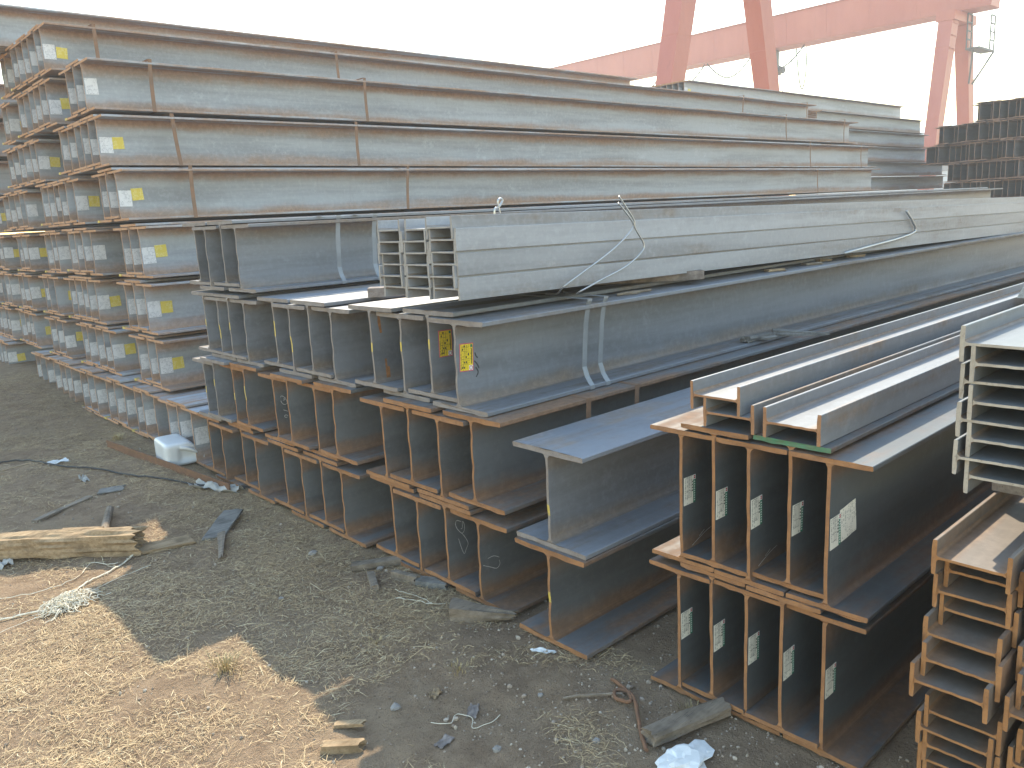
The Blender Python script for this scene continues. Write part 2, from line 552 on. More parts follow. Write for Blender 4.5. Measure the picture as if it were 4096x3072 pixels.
def strap(x, y0, y1, z0, z1, w, mat, label, group, kink=False, t=0.0014, lean=0.0):
    mb = MB()
    # closed band: top, right side, bottom, left side (right side = low y)
    mb.box(x, x+w, y0-t, y1+t, z1, z1+t)
    mb.box(x, x+w, y0-t, y1+t, z0-t, z0)
    mb.box(x+lean, x+w+lean, y1, y1+t, z0, z1)
    if not kink:
        vs = []
        n = 7
        for k in range(n):
            f = k/(n-1)
            inw = 0.010*math.sin(math.pi*f)
            dx = -lean*f
            z = z1-(z1-z0)*f
            vs += [(x+dx, y0-t+inw, z), (x+w+dx, y0-t+inw, z), (x+w+dx, y0+inw, z), (x+dx, y0+inw, z)]
        fs = []
        for k in range(n-1):
            a = 4*k
            for j in range(4): fs.append((a+j, a+(j+1) % 4, a+4+(j+1) % 4, a+4+j))
        mb.add(vs, fs)
    else:
        # the band is pulled in towards the web and kicks out again over the bottom flange
        prof = [(0, z1+t), (0.0, z1-0.01), (0.012, z1-0.03), (0.03, z1-0.12), (0.046, z0+0.10), (0.030, z0+0.055), (0.012, z0+0.03), (0.0, z0+0.018), (0.0, z0-t)]
        vs = []
        for k, (iy, z) in enumerate(prof):
            vs += [(x, y0-t+iy, z), (x+w, y0-t+iy, z), (x+w, y0+iy, z), (x, y0+iy, z)]
        fs = []
        for k in range(len(prof)-1):
            a = 4*k
            for j in range(4): fs.append((a+j, a+(j+1) % 4, a+4+(j+1) % 4, a+4+j))
        mb.add(vs, fs)
    o = obj('steel_strap', mb.mesh('steel_strap', [mat]))
    return tag(o, label, 'strap', group)

# ------------------------------------------------------------------ ground
def sstep(a, b, x):
    t = min(1, max(0, (x-a)/(b-a))); return t*t*(3-2*t)
def gz(x, y):
    z = 0.14*sstep(7.6, 10.5, y)*(1-0.3*sstep(11, 14, y))
    amp = 1-0.75*sstep(1.75, 2.05, x)
    nz = mnoise.noise(Vector((x*0.9, y*0.9, 0.3)))*0.030 + mnoise.noise(Vector((x*3.1, y*3.1, 1.7)))*0.016 + mnoise.noise(Vector((x*9, y*9, 4.1)))*0.006
    far = sstep(30, 60, abs(x)+abs(y))
    return z*(1-far) + nz*amp - 0.012*sstep(1.7, 2.1, x) - 0.004

def make_ground():
    def axis(lo, hi, step, outer):
        a = list(np.arange(lo, hi+1e-6, step))
        pre = []; p = lo; s = step
        while p > -outer: s *= 1.35; p -= s; pre.append(p)
        post = []; p = hi; s = step
        while p < outer: s *= 1.35; p += s; post.append(p)
        return pre[::-1] + a + post
    xs = axis(-1.2, 2.6, 0.022, 500); ys = axis(0.2, 9.5, 0.028, 500)
    nx, ny = len(xs), len(ys)
    V = np.zeros((nx*ny, 3))
    k = 0
    for x in xs:
        for y in ys:
            z = gz(x, y)
            if -1.2 <= x <= 2.1 and 0.2 <= y <= 9.5:
                z += mnoise.noise(Vector((x*26, y*26, 2.2)))*0.004 + max(0, mnoise.noise(Vector((x*45, y*45, 7.2))))*0.004
            V[k] = (x, y, z); k += 1
    idx = np.arange(nx*ny).reshape(nx, ny)
    F = np.stack([idx[:-1, :-1], idx[1:, :-1], idx[1:, 1:], idx[:-1, 1:]], -1).reshape(-1, 4)
    me = bpy.data.meshes.new('ground')
    me.from_pydata(V.tolist(), [], F.tolist())
    t = NT('dry_dirt')
    v = t.coord('Object')
    n1 = t.noise(v, 1.1, 5, 0.6); n2 = t.noise(v, 9, 6, 0.7); n3 = t.noise(v, 70, 4, 0.7); n4 = t.noise(v, 260, 3, 0.6)
    col = t.mix(t.ramp(n2, 0.35, 0.65), (0.242, 0.168, 0.112), (0.345, 0.248, 0.166))
    col = t.mix(t.ramp(n1, 0.45, 0.7, 0, 0.6), col, (0.36, 0.27, 0.18))
    col = t.mix(t.ramp(n3, 0.55, 0.75, 0, 0.75), col, (0.095, 0.066, 0.047))
    col = t.mix(t.ramp(n4, 0.58, 0.72, 0, 0.6), col, (0.43, 0.345, 0.23))
    h = t.math('ADD', n3, t.math('MULTIPLY', n4, 0.6))
    mat = t.out(col, 0.95, 0.1, h, 1.0, 0.022)
    me.materials.append(mat)
    me.polygons.foreach_set('use_smooth', [True]*len(F))
    return tag(obj('ground', me), kind='structure')
make_ground()

# ------------------------------------------------------------------ tall stack on the left
TL = 2.17
tall_rows = [  # bottom layer first, web positions along y measured from the right
    (0.000, 2.07, [[5.659, 5.902, 6.11], [6.461, 6.688, 6.888], [7.18, 7.40, 7.62], [7.95, 8.16, 8.37], [8.70, 8.91, 9.12, 9.33], [9.70, 9.92, 10.14]]),
    (0.420, TL, [[6.497, 6.69, 6.926], [7.609, 7.81, 8.04, 8.284, 8.48], [9.155, 9.40, 9.60], [10.40, 10.61, 10.82, 11.03]]),
    (0.855, TL, [[6.563, 6.779, 7.007], [7.839, 8.077, 8.27, 8.46, 8.65], [9.205, 9.434, 9.638], [10.256, 10.47, 10.68], [11.211, 11.43, 11.65]]),
    (1.290, TL, [[6.578, 6.786, 7.000], [7.714, 7.971, 8.183, 8.403], [8.82, 9.02, 9.24], [10.0, 10.21, 10.42], [11.216, 11.45]]),
    (1.735, TL, [[6.943, 7.140, 7.351], [8.018, 8.249, 8.48, 8.68, 8.88, 9.09], [9.863, 10.078, 10.315, 10.60, 10.83]]),
    (2.170, TL, [[7.194, 7.403, 7.610, 7.815, 8.020, 8.225], [9.101, 9.333, 9.568, 9.843, 10.055, 10.26]]),
    (2.617, TL, [[7.354, 7.574, 7.788], [8.376, 8.58, 8.79, 9.014, 9.228, 9.43], [9.944, 10.15]]),
    (3.058, TL, [[8.288, 8.50, 8.72, 8.93, 9.15, 9.37], [9.72, 9.94]]),
]
for row_ in tall_rows:
    y_ = max(11.62, row_[2][-1][-1]+0.46)
    row_[2].append([y_+0.205*k for k in range(5)])
LAYER = ['bottom', 'second', 'third', 'fourth', 'fifth', 'sixth', 'seventh', 'topmost full']
tall_bundles = []
for r, (z0, X, bundles) in enumerate(tall_rows):
    rd = random.Random(100+r)
    cnt = 0
    for bi, ys in enumerate(bundles):
        yy = spaced(ys, 0.192)
        sx = rd.uniform(-.015, .015)
        for k, y in enumerate(yy):
            ym = ys[k]
            x = X*y/ym + sx + rd.uniform(-.008, .008)
            upb = (k % 2 == 1)
            L = 13.7 + [0, .2, -.3, .1, -.1, .3, -.2, 0][r] + rd.uniform(-.05, .05)*0
            lab = 'H-beam, %s from right, in %s layer of tall paper-tagged stack at left' % (ORD[cnt], LAYER[r])
            b = beam('tall', 'tall', round(L, 2), (x, y, z0 + (0.0235 if upb else 0)), lab, 'beams of the tall left stack')
            cnt += 1
            if (k == 0 and bi == 0) or rd.random() < 0.88:
                stick(b, WHITE_CARD, 'tall', 0.004+rd.uniform(0, .006), 0.124+rd.uniform(-.03, .02)-(0.0235 if upb else 0), rd.uniform(-.03, .03))
            if k == 0 and not (r == 6 and bi == 0) and (bi == 0 or rd.random() < 0.72):
                stick(b, YELLOW_CARD, 'tall', 0.107, 0.150+rd.uniform(-.02, .01), rd.uniform(-.06, .06))
            if k == len(yy)-1: paint_tip(b, 'tall')
        tall_bundles.append((r, bi, yy[0]-0.1825, yy[-1]+0.1825, z0))

def tall_strap(r, bi, x, n):
    for (rr, bb, y0, y1, z0) in tall_bundles:
        if rr == r and bb == bi:
            strap(x, y0, y1, z0-0.0005, z0+0.39+0.0235+0.001, 0.032, STRAP_R,
                  'rusty steel band, %s along front bundle of %s layer, tall left stack' % (ORD[n], LAYER[r]),
                  'bands on the tall left stack', lean=random.uniform(-.03, .05))
for r, xs in {7: (2.546, 5.01, 13.2, 15.47), 6: (2.65, 4.73, 12.99, 15.11), 5: (2.71, 4.486, 13.53, 15.475), 4: (2.708, 4.884, 13.32), 3: (5.1, 12.6)}.items():
    for n, x in enumerate(xs): tall_strap(r, 0, x, n)

# beams lying across the very top, set back
for k, y in enumerate((9.66, 9.86, 10.06)):
    beam('tall', 'tall', 11.1, (0.9, y, 3.49+(0.0175 if k % 2 else 0)),
         'long H-beam %s in the row crowning the tall left stack' % ['nearest the camera', 'in the middle', 'at the back'][k], 'crowning beams of the left stack')
strap(2.05, 9.4775, 10.2425, 3.4895, 3.8985, 0.03, STRAP_R, 'rusty steel band round the row of beams crowning the tall left stack', 'bands on the tall left stack')
# recessed bundle beyond the left end
for r in range(3):
    for k in range(7):
        beam('tall', 'tall', 12.0, (2.62, 13.1+k*0.205, r*0.43+0.05+(0.0175 if k % 2 else 0)),
             'set-back dark H-beam at far left edge, %s from right, %s layer' % (ORD[k], LAYER[r]), 'set-back bundle at the left edge')

# bundle on top, farther back
for k in range(6):
    b = beam('mid', 'tall', 9.3, (12.66, 8.97+k*0.128, 3.485+(0.0135 if k % 2 else 0)),
         'slim H-beam %s from right in the raised bundle below the crane legs' % ORD[k], 'raised bundle below the crane')
    if k < 3: stick(b, WHITE_CARD, 'mid', 0.005, 0.09)
    if k == 0: stick(b, YELLOW_CARD, 'mid', 0.105, 0.10)

# farther stack seen past the end of the tall one
ENDS = [22.5, 22.8, 22.9, 24.0, 24.1, 24.0, 23.9, 24.0, 24.0, 24.0]
for k in range(10):
    z = 3.13-0.345*k
    far_beam('mid', 'tall', round(ENDS[k]-17.0, 2), (17.0, 8.68-(0.05 if k > 2 else 0), z),
             'front H-beam of the stack past the tall one, %s layer from its top' % ORD[k], 'stack past the tall one')

# dark end-on stack at the right
Q_ROWS = [(3.085, 6.55, 10), (2.675, 7.27, 16), (2.265, 7.47, 17), (1.855, 7.09, 14), (1.440, 7.05, 14)]
for r, (z, y0, n) in enumerate(Q_ROWS):
    for k in range(n):
        rd = random.Random(r*50+k)
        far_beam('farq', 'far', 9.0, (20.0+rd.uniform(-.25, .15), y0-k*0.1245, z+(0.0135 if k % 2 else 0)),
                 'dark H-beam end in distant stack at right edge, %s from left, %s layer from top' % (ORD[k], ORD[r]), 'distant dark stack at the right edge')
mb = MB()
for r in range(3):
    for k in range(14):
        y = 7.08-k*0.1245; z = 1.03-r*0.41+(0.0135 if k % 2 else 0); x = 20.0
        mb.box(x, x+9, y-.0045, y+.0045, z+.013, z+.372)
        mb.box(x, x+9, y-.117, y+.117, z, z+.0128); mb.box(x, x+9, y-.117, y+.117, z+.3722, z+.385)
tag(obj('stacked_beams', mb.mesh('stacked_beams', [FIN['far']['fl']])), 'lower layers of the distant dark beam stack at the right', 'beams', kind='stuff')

# ------------------------------------------------------------------ middle stack
MX = 2.02
M_POS = ['left', 'middle', 'right']
M_YELLOW = (0.42, 0.62)
mid_rows = [
    (0.000, 1, [[4.567, 4.753, 5.056, 5.266], [3.572, 3.772, 3.999, 4.2], [2.487, 2.711, 2.921, 3.122]], 'rusty', 'bottom'),
    (0.413, 0, [[4.611, 4.785, 5.049, 5.203], [3.577, 3.776, 4.076, 4.248], [2.496, 2.708, 2.937, 3.137]], 'rusty', 'second'),
    (0.828, 1, [[4.589, 4.803, 4.944, 5.142], [3.588, 3.799, 4.011, 4.204], [2.594, 2.776, 2.981, 3.217]], 'grey', 'third'),
]
MB_REF = {}
for r, (z0, par, bundles, fin, lname) in enumerate(mid_rows):
    for bi, ys in enumerate(bundles):
        # even spacing between the measured ends; the cut ends then step in and out
        lo, hi = ys[0], ys[-1]
        st = max(0.190, (hi-lo)/3)
        cen = (lo+hi)/2
        yy = [cen+(k-1.5)*st for k in range(4)]
        rd = random.Random(r*10+bi+3)
        for k, y in enumerate(yy):
            f = 'grey' if (r == 1 and bi == 0 and k > 1) else fin
            x = MX*min(1.05, max(0.955, y/ys[k])) + (0.03 if r == 2 else 0) + rd.uniform(-.006, .006)
            upb = ((3-k) % 2 == 0) if par else ((3-k) % 2 == 1)
            paint = None
            if (r == 2 or (r == 1 and bi == 0)) and rd.random() < 0.75:
                pc = rd.uniform(.42, .62); paint = (round(pc-0.07, 2), round(pc+0.07, 2))
            lab = '%s-ended H-beam, %s from left in %s bundle, %s layer of middle stack' % (
                'rusty' if f == 'rusty' else 'grey', ORD[3-k], M_POS[bi], lname)
            b = beam('big', f, 12.0, (x, y, z0+(0.0260 if upb else 0)), lab, 'beams of the middle stack', paint=paint)
            MB_REF[(r, bi, k)] = b
# the pack laid on top at the left
P_Y = [4.545, 4.775, 4.975, 5.168]
for k, y in enumerate(P_Y):
    upb = (3-k) % 2 == 0
    b = beam('big', 'grey', 12.7, (MX+0.02+0.015*(k % 2), y, 1.263+(0.0260 if upb else 0)),
         'grey H-beam, %s from left in the four-beam pack on top of the middle stack' % ORD[3-k], 'pack on top of the middle stack')
# the two single beams in front
LONE0 = beam('big', 'rusty', 12.0, (1.985, 2.035, 0.0), 'single rusty H-beam on the ground in front of the middle stack', 'single beams in front', paint=(0.40, 0.60))
LONE1 = beam('big', 'grey', 12.0, (2.005, 2.040, 0.3865), 'single grey H-beam resting on a rusty one in front of middle stack', 'single beams in front', paint=(0.30, 0.42))
# yellow tags on the two right-hand beams of the third layer
stick(MB_REF[(2, 2, 0)], BIG_LABEL, 'big', 0.012, 0.165, 0.06)
stick(MB_REF[(2, 2, 1)], BIG_LABEL, 'big', 0.045, 0.172, 0.02)

def chalk(root, polys, prof='big', w=0.0035, mat=None, name='chalk_mark', local=False):
    tw = PROF[prof][3]
    mb = MB()
    for pts in polys:
        P = curve_pts([(a, 0, b_) for a, b_ in pts], 5)
        base = []
        for i, p in enumerate(P):
            d = (P[min(i+1, len(P)-1)]-P[max(i-1, 0)]).normalized()
            n_ = Vector((-d.z, 0, d.x))
            ww = w*(0.6+0.5*abs(mnoise.noise(p*60)))
            base += [p+n_*ww/2, p-n_*ww/2]
        vs = [(p.x, -(tw/2+0.0006), p.z) for p in base]
        fs = [(2*i, 2*i+1, 2*i+3, 2*i+2) for i in range(len(P)-1)]
        mb.add(vs, fs)
    loc = root.location
    if not local: mb.v = [(x-loc.x, y, z-loc.z) for x, y, z in mb.v]
    obj(name, mb.mesh(name, [mat or CHALK]), root)
chalk(MB_REF[(0, 2, 1)], [[(2.097, .296), (2.073, .308), (2.064, .294), (2.073, .268), (2.096, .242), (2.111, .25), (2.113, .279), (2.104, .294), (2.101, .265), (2.093, .264)],
                          [(2.096, .241), (2.112, .219), (2.128, .184), (2.115, .159), (2.102, .142), (2.087, .18), (2.076, .222)]])
chalk(MB_REF[(0, 2, 0)], [[(2.127, .178), (2.096, .194), (2.063, .193)], [(2.126, .165), (2.128, .146), (2.109, .133), (2.071, .152), (2.034, .171)]])
chalk(MB_REF[(1, 1, 3)], [[(2.058, .668), (2.068, .675), (2.086, .662), (2.094, .646), (2.096, .627), (2.082, .622), (2.067, .631), (2.059, .649)],
                          [(2.088, .662), (2.078, .655), (2.089, .651), (2.073, .647)], [(2.068, .593), (2.096, .579)],
                          [(2.095, .551), (2.082, .56), (2.072, .556), (2.077, .546), (2.089, .547)]], w=0.005)

STAIN = plain('rust_stain', (0.33, 0.15, 0.055), 0.9, 0.4, 60, col2=(0.20, 0.105, 0.05))
SCUFF = plain('dark_scuff', (0.06, 0.065, 0.07), 0.8)
chalk(MB_REF[(2, 2, 3)], [[(.045, .345), (.047, .30), (.052, .255)]], w=0.020, mat=STAIN, name='rust_stain', local=True)
chalk(MB_REF[(2, 2, 3)], [[(.066, .13), (.068, .08), (.070, .03)], [(.078, .09), (.08, .05), (.08, .03)]], w=0.016, mat=STAIN, name='rust_stain', local=True)
chalk(MB_REF[(2, 2, 0)], [[(.094, .20), (.108, .185), (.118, .165)], [(.10, .172), (.112, .15), (.10, .13)], [(.10, .235), (.105, .22), (.114, .21)]], w=0.010, mat=SCUFF, name='scuff_mark', local=True)
# steel bands round the middle stack's bundles
def mid_strap(x, r, bi, mat, lab, kink):
    y0 = min(MB_REF[(r, bi, k)].location.y for k in range(4))-0.1825
    y1 = max(MB_REF[(r, bi, k)].location.y for k in range(4))+0.1825
    z0 = mid_rows[r][0]
    strap(x, y0-0.0006, y1+0.0006, z0-0.0005, z0+0.4118, 0.030, mat, lab, 'bands on the middle stack', kink)
mid_strap(2.668, 2, 2, STRAP_G, 'left of two shiny grey steel bands on the upper front beam of middle stack', True)
mid_strap(2.778, 2, 2, STRAP_G, 'right of two shiny grey steel bands on the upper front beam of middle stack', True)
mid_strap(2.533, 1, 2, STRAP_R, 'left of two brown bands just below the shiny bands of middle stack', False)
mid_strap(2.868, 1, 2, STRAP_R, 'right of two brown bands just below the shiny bands of middle stack', False)
strap(2.606, 4.545-.1835, 5.168+.1835, 1.2625, 1.6745, 0.030, STRAP_G, 'left grey band round the four-beam pack on the middle stack', 'bands on the middle stack', True)
strap(2.866, 4.545-.1835, 5.168+.1835, 1.2625, 1.6745, 0.030, STRAP_G, 'right grey band round the four-beam pack on the middle stack', 'bands on the middle stack', True)

# ------------------------------------------------------------------ pack of small beams laid on the middle stack
h, b, tf, tw, r_ = PROF['small']
pitch = b/2+tw/2+0.0006
for c in range(3):
    for k in range(6):
        y = 3.08-c*0.1885-(0.012 if (k % 2 == (0 if c != 1 else 1)) else 0)
        rd = random.Random(c*10+k)
        z = 1.292+b/2+k*pitch+(0.004 if c == 2 else 0)
        beam('small', 'pale', 9.2, (2.035+rd.uniform(-.006, .010)-(0.012 if c == 2 else 0), y, z),
             'small pale H-beam on its side, %s column from left, %s from bottom in middle pack' % (ORD[c], ORD[k]),
             'pack of small beams on the middle stack', lying=True, rot=(0, 0.0125, -0.004))
DUN = wood_mat('dunnage_wood', (0.20, 0.165, 0.145), (0.28, 0.24, 0.215))
mb = MB(); mb.bar((2.30, 3.60, 1.2670), (3.66, 2.49, 1.2640), 0.10, 0.046)
tag(obj('timber', mb.mesh('timber', [DUN])), 'grey-brown timber under the pack of small pale beams', 'timber')

# ------------------------------------------------------------------ right front stack
RX = 2.055
R_rows = [(0.0, [0.992, 1.116, 1.242, 1.352, 1.474], 'lower'), (0.476, [0.986, 1.108, 1.232, 1.352, 1.474], 'upper')]
for r, (z0, ys, nm) in enumerate(R_rows):
    yy = spaced(ys, 0.1222)
    rd = random.Random(70+r)
    for k, y in enumerate(yy):
        upb = k % 2 == 1
        b = beam('deep', 'dark', 9.0, (RX+rd.uniform(-.008, .012), y, z0+(0.0240 if upb else 0)),
                 'tall dark H-beam with orange end, %s from left, %s row of front right stack' % (ORD[4-k], nm),
                 'beams of the front right stack', green=(r == 1 and k == 1))
        lb = stick(b, DEEP_LABEL, 'deep', 0.004, (0.19 if r == 1 else 0.20)+(4-k)*(-0.003)+rd.uniform(-.008, .008)-(0.0240 if upb else 0), rd.uniform(-.03, .03))
        if (r, k) in ((1, 4), (1, 2)):
            chalk(b, [[(.05, .045), (.085, .058), (.13, .072), (.16, .078)], [(.09, .066), (.12, .08)]], 'deep', 0.0022, name='scratch_mark', local=True)
        if r == 1 and k == 0:
            stick(b, CREAM_CARD, 'deep', 0.070, 0.185, -0.12)
for nm, y, z, L in (('c', 1.192, 0.9960, 8.0), ('b', 1.396, 0.9960, 8.0), ('a', 1.443, 1.0450, 8.2)):
    beam('small', 'edge', L, (RX+0.005, y, z),
         {'a': 'small H-beam nested on another, highest on the front right stack', 'b': 'small H-beam lying under another on top of front right stack',
          'c': 'small H-beam lying alone on the green-ended beam of front right stack'}[nm], 'small beams on the front right stack', lying=True)

# ------------------------------------------------------------------ near right stack, cut by the frame
for k in range(8):
    rd = random.Random(200+k)
    y = 0.705-(0.026 if k % 2 else 0)
    z = 1.254-k*0.0485
    beam('small', 'galv', 5.0, (2.15+rd.uniform(-.01, .01), y, z), 'pale-ended H-beam on its side, %s from top in pale pack at right edge' % ORD[k],
         'pale pack at the right edge', lying=True)
nx = [2.0, 2.05, 2.02, 2.03, 1.97, 1.93, 1.90, 1.97, 1.96, 1.97, 1.98, 1.98, 1.97]
zt = [0.742, 0.694, 0.646, 0.598, 0.550, 0.502, 0.454, 0.340, 0.292, 0.244, 0.196, 0.148, 0.100]
for c in range(2):
    for k in range(13):
        y = 0.692-(0.014 if k % 2 else 0)-c*0.202
        beam('small', 'orange', 5.5, (nx[k]+(0.02 if c else 0), y, zt[k]-(0.012 if c else 0)),
             'rusty H-beam on its side, %s from top in the %s column at right edge' % (ORD[k], 'left' if c == 0 else 'right'),
             'rusty pack at the right edge', lying=True)
for i, (z0, z1, nm) in enumerate(((0.388, 0.4075, 'thin packing timber between the two rusty packs at right edge'), (0.789, 0.866, 'packing timber between the pale and rusty packs at right edge'))):
    mb = MB(); mb.box(2.45, 2.55, 0.30, 0.70, z0, z1)
    tag(obj('packing_timber', mb.mesh('packing_timber', [DUN])), nm, 'timber', 'packing timbers')
mb = MB(); mb.box(2.45, 2.55, 0.30, 0.70, -0.01, 0.054)
tag(obj('packing_timber', mb.mesh('packing_timber', [DUN])), 'packing timber on the ground under the rusty packs at right edge', 'timber', 'packing timbers')

# ------------------------------------------------------------------ gantry cranes
def paint_mat(name, col, col2):
    t = NT(name)
    v = t.coord('Object', (1, 1, 0.4))
    n = t.noise(v, 0.9, 5, 0.6); n2 = t.noise(t.coord('Object', (4, 4, 0.5)), 1.5, 5, 0.7)
    c = t.mix(t.ramp(n, 0.35, 0.7), col, col2)
    c = t.mix(t.ramp(n2, 0.58, 0.8, 0, 0.4), c, tuple(x*0.6 for x in col))
    return t.out(c, 0.45, 0.4)
CRANE = paint_mat('faded_crane_paint', (0.36, 0.090, 0.058), (0.40, 0.115, 0.075))
CRANE_DK = plain('crane_grey_steel', (0.10, 0.11, 0.11), 0.6)
CABLE = plain('black_cable', (0.035, 0.035, 0.035), 0.6)
RAIL = plain('rail_steel', (0.12, 0.13, 0.14), 0.5)

def box_leg(p, q, wx, wy, wx2, wy2):
    """hollow-section leg, tapering from p (top) to q (foot), with stiffener seams standing proud"""
    mb = MB()
    vs = []
    for c, a, b_ in ((p, wx, wy), (q, wx2, wy2)):
        for sx, sy in ((-1,-1),(1,-1),(1,1),(-1,1)):
            vs.append((c[0]+sx*a/2, c[1]+sy*b_/2, c[2]))
    mb.add(vs, [(0,1,2,3),(7,6,5,4),(0,4,5,1),(1,5,6,2),(2,6,7,3),(3,7,4,0)])
    P = Vector(p); Q = Vector(q)
    for f in (0.18, 0.36, 0.54, 0.72, 0.9):
        c = P.lerp(Q, f); a = wx+(wx2-wx)*f+0.008; b_ = wy+(wy2-wy)*f+0.008
        mb.box(c.x-a/2, c.x+a/2, c.y-b_/2, c.y+b_/2, c.z-0.02, c.z+0.02)
    return mb.mesh('leg', [CRANE])

def gantry(name_label, X, y0, y1, zb, zt, top_sep, foot_sep, legy, gw=1.1, platform=False):
    root = empty('gantry_crane', (X, legy, 0))
    tag(root, name_label, 'crane', 'gantry cranes over the yard')
    def rel(mb): mb.v = [(x-X, y-legy, z) for x, y, z in mb.v]; return mb
    mb = MB()
    mb.box(X-gw/2, X+gw/2, y0, y1, zb, zt)
    obj('girder', rel(mb).mesh('girder', [CRANE]), root)
    for zz in (zb, zt):
        mb = MB(); mb.box(X-gw/2-0.12, X+gw/2+0.12, y0, y1, zz-0.03 if zz == zb else zz, zz if zz == zb else zz+0.03)
        obj('girder_flange', rel(mb).mesh('girder_flange', [CRANE]), root)
    mb = MB(); mb.box(-gw/2-0.012, -gw/2, -0.012, 0.012, zb, zt)
    st = mb.mesh('stiffener', [CRANE])
    y = y0+1.0
    while y < y1:
        obj('stiffener', st, root, (0, y-legy, 0)); y += 2.2
    ends = (legy, (y0+1.0 if not platform else y1-2.0))
    for ly in ends:
        for s in (-1, 1):
            me = box_leg((s*top_sep/2, ly-legy, zb), (s*foot_sep/2, ly-legy, 0.75), 0.75, 0.62, 0.55, 0.5)
            obj('leg', me, root)
        mb = MB(); mb.box(-foot_sep/2-0.9, foot_sep/2+0.9, ly-legy-0.28, ly-legy+0.28, 0.28, 0.80)
        obj('end_carriage', mb.mesh('end_carriage', [CRANE]), root)
        for s in (-1, 1):
            for dx in (-0.55, 0.55):
                mb = MB(); mb.tube([(s*foot_sep/2+dx, ly-legy-0.09, 0.22), (s*foot_sep/2+dx, ly-legy+0.09, 0.22)], 0.22, 14)
                obj('wheel', mb.mesh('wheel', [CRANE_DK]), root)
        mb = MB(); mb.box(-top_sep/2-0.5, top_sep/2+0.5, ly-legy-0.4, ly-legy+0.4, zb-0.45, zb-0.035)
        obj('saddle_beam', mb.mesh('saddle_beam', [CRANE]), root)
    return root

near = gantry('salmon-red gantry crane whose two nearer legs rise out of the picture', 23.2, -12, 16.2, 9.7, 11.3, 3.2, 7.6, 15.0)
far_c = gantry('salmon-red gantry crane with its whole girder visible against the sky', 42.45, 13.4, 50, 9.66, 11.25, 1.7, 5.6, 15.0, platform=True)
# access platform, ladder and braces on the far crane's right-hand leg
def part(name, mb, root, mat):
    mb.v = [(x-root.location.x, y-root.location.y, z-root.location.z) for x, y, z in mb.v]
    return obj(name, mb.mesh(name, [mat]), root)
mb = MB(); mb.box(42.6, 44.6, 14.0, 14.6, 8.02, 8.10); part('platform', mb, far_c, CRANE_DK)
for (px, py) in ((44.28, 14.03), (42.9, 14.57)):
    mb = MB()
    mb.bar((px-.28, py, 8.10), (px-.28, py, 9.6), 0.05, 0.05); mb.bar((px+.28, py, 8.10), (px+.28, py, 9.6), 0.05, 0.05)
    for zz in (8.5, 8.87, 9.24, 9.6): mb.bar((px-.28, py, zz), (px+.28, py, zz), 0.05, 0.05)
    part('guard_rail', mb, far_c, CRANE_DK)
for a, c in (((44.5, 14.0, 8.02), (43.75, 14.6, 6.6)), ((42.7, 14.3, 8.02), (43.3, 14.6, 6.6))):
    mb = MB(); mb.bar(a, c, 0.07, 0.07); part('brace', mb, far_c, CRANE_DK)
mb = MB(); mb.bar((-0.28, 0, 0), (0.28, 0, 0), 0.05, 0.04); rung = mb.mesh('rung', [CRANE])
for k in range(3):
    obj('rung', rung, far_c, (-0.92-0.17*k, -0.33, 9.1-0.55*k))
# festoon cable under the far girder and the hoist that runs on it
mb = MB()
y = 22.2
k = 0
while y < 38:
    w = 2.9
    mb.tube([(42.0, y+w*i/10, 9.55-0.95*math.sin(math.pi*i/10)) for i in range(11)], 0.04, 5)
    y += w+0.15
part('festoon_cable', mb, far_c, CABLE)
hoist = empty('hoist', (42.45, 24.5, 9.0)); tag(hoist, 'dark grey electric hoist hanging under the far crane girder', 'hoist')
mb = MB(); mb.tube([(-0.1, -0.7, -0.45), (-0.1, 0.55, -0.45)], 0.27, 16); obj('drum', mb.mesh('drum', [CRANE_DK]), hoist)
mb = MB(); mb.tube([(-0.1, -0.95, -0.45), (-0.1, -0.7, -0.45)], 0.19, 14); obj('motor', mb.mesh('motor', [CRANE_DK]), hoist)
mb = MB(); mb.box(-0.2, 0.2, -0.5, 0.4, -0.2, 0.62); obj('trolley', mb.mesh('trolley', [CRANE_DK]), hoist)
mb = MB()
mb.tube(curve_pts([(0, -1.6, 0.5), (0, -1.75, -0.8), (0, -1.95, -1.6), (0, -2.15, -0.9), (0, -2.2, 0.5)], 5), 0.035, 5)
mb.tube(curve_pts([(0, -1.1, 0.4), (0, -1.4, -0.3), (0, -1.2, -1.2), (0, -0.6, -1.7)], 5), 0.02, 5)
obj('cable', mb.mesh('cable', [CABLE]), hoist)
mb = MB(); mb.tube([(0, -0.2, -0.7), (0, -0.2, -6.0)], 0.03, 6); mb.box(-0.15, 0.15, -0.38, -0.02, -6.5, -6.0)
obj('hook_block', mb.mesh('hook_block', [CRANE_DK]), hoist)
for s, nm in ((0, 'crane rail running along the yard under the crane legs'),):
    mb = MB(); mb.box(8, 90, 14.96, 15.04, -0.02, 0.05); mb.box(8, 90, 14.88, 15.12, -0.05, -0.004)
    tag(obj('crane_rail', mb.mesh('crane_rail', [RAIL])), nm, 'rail')

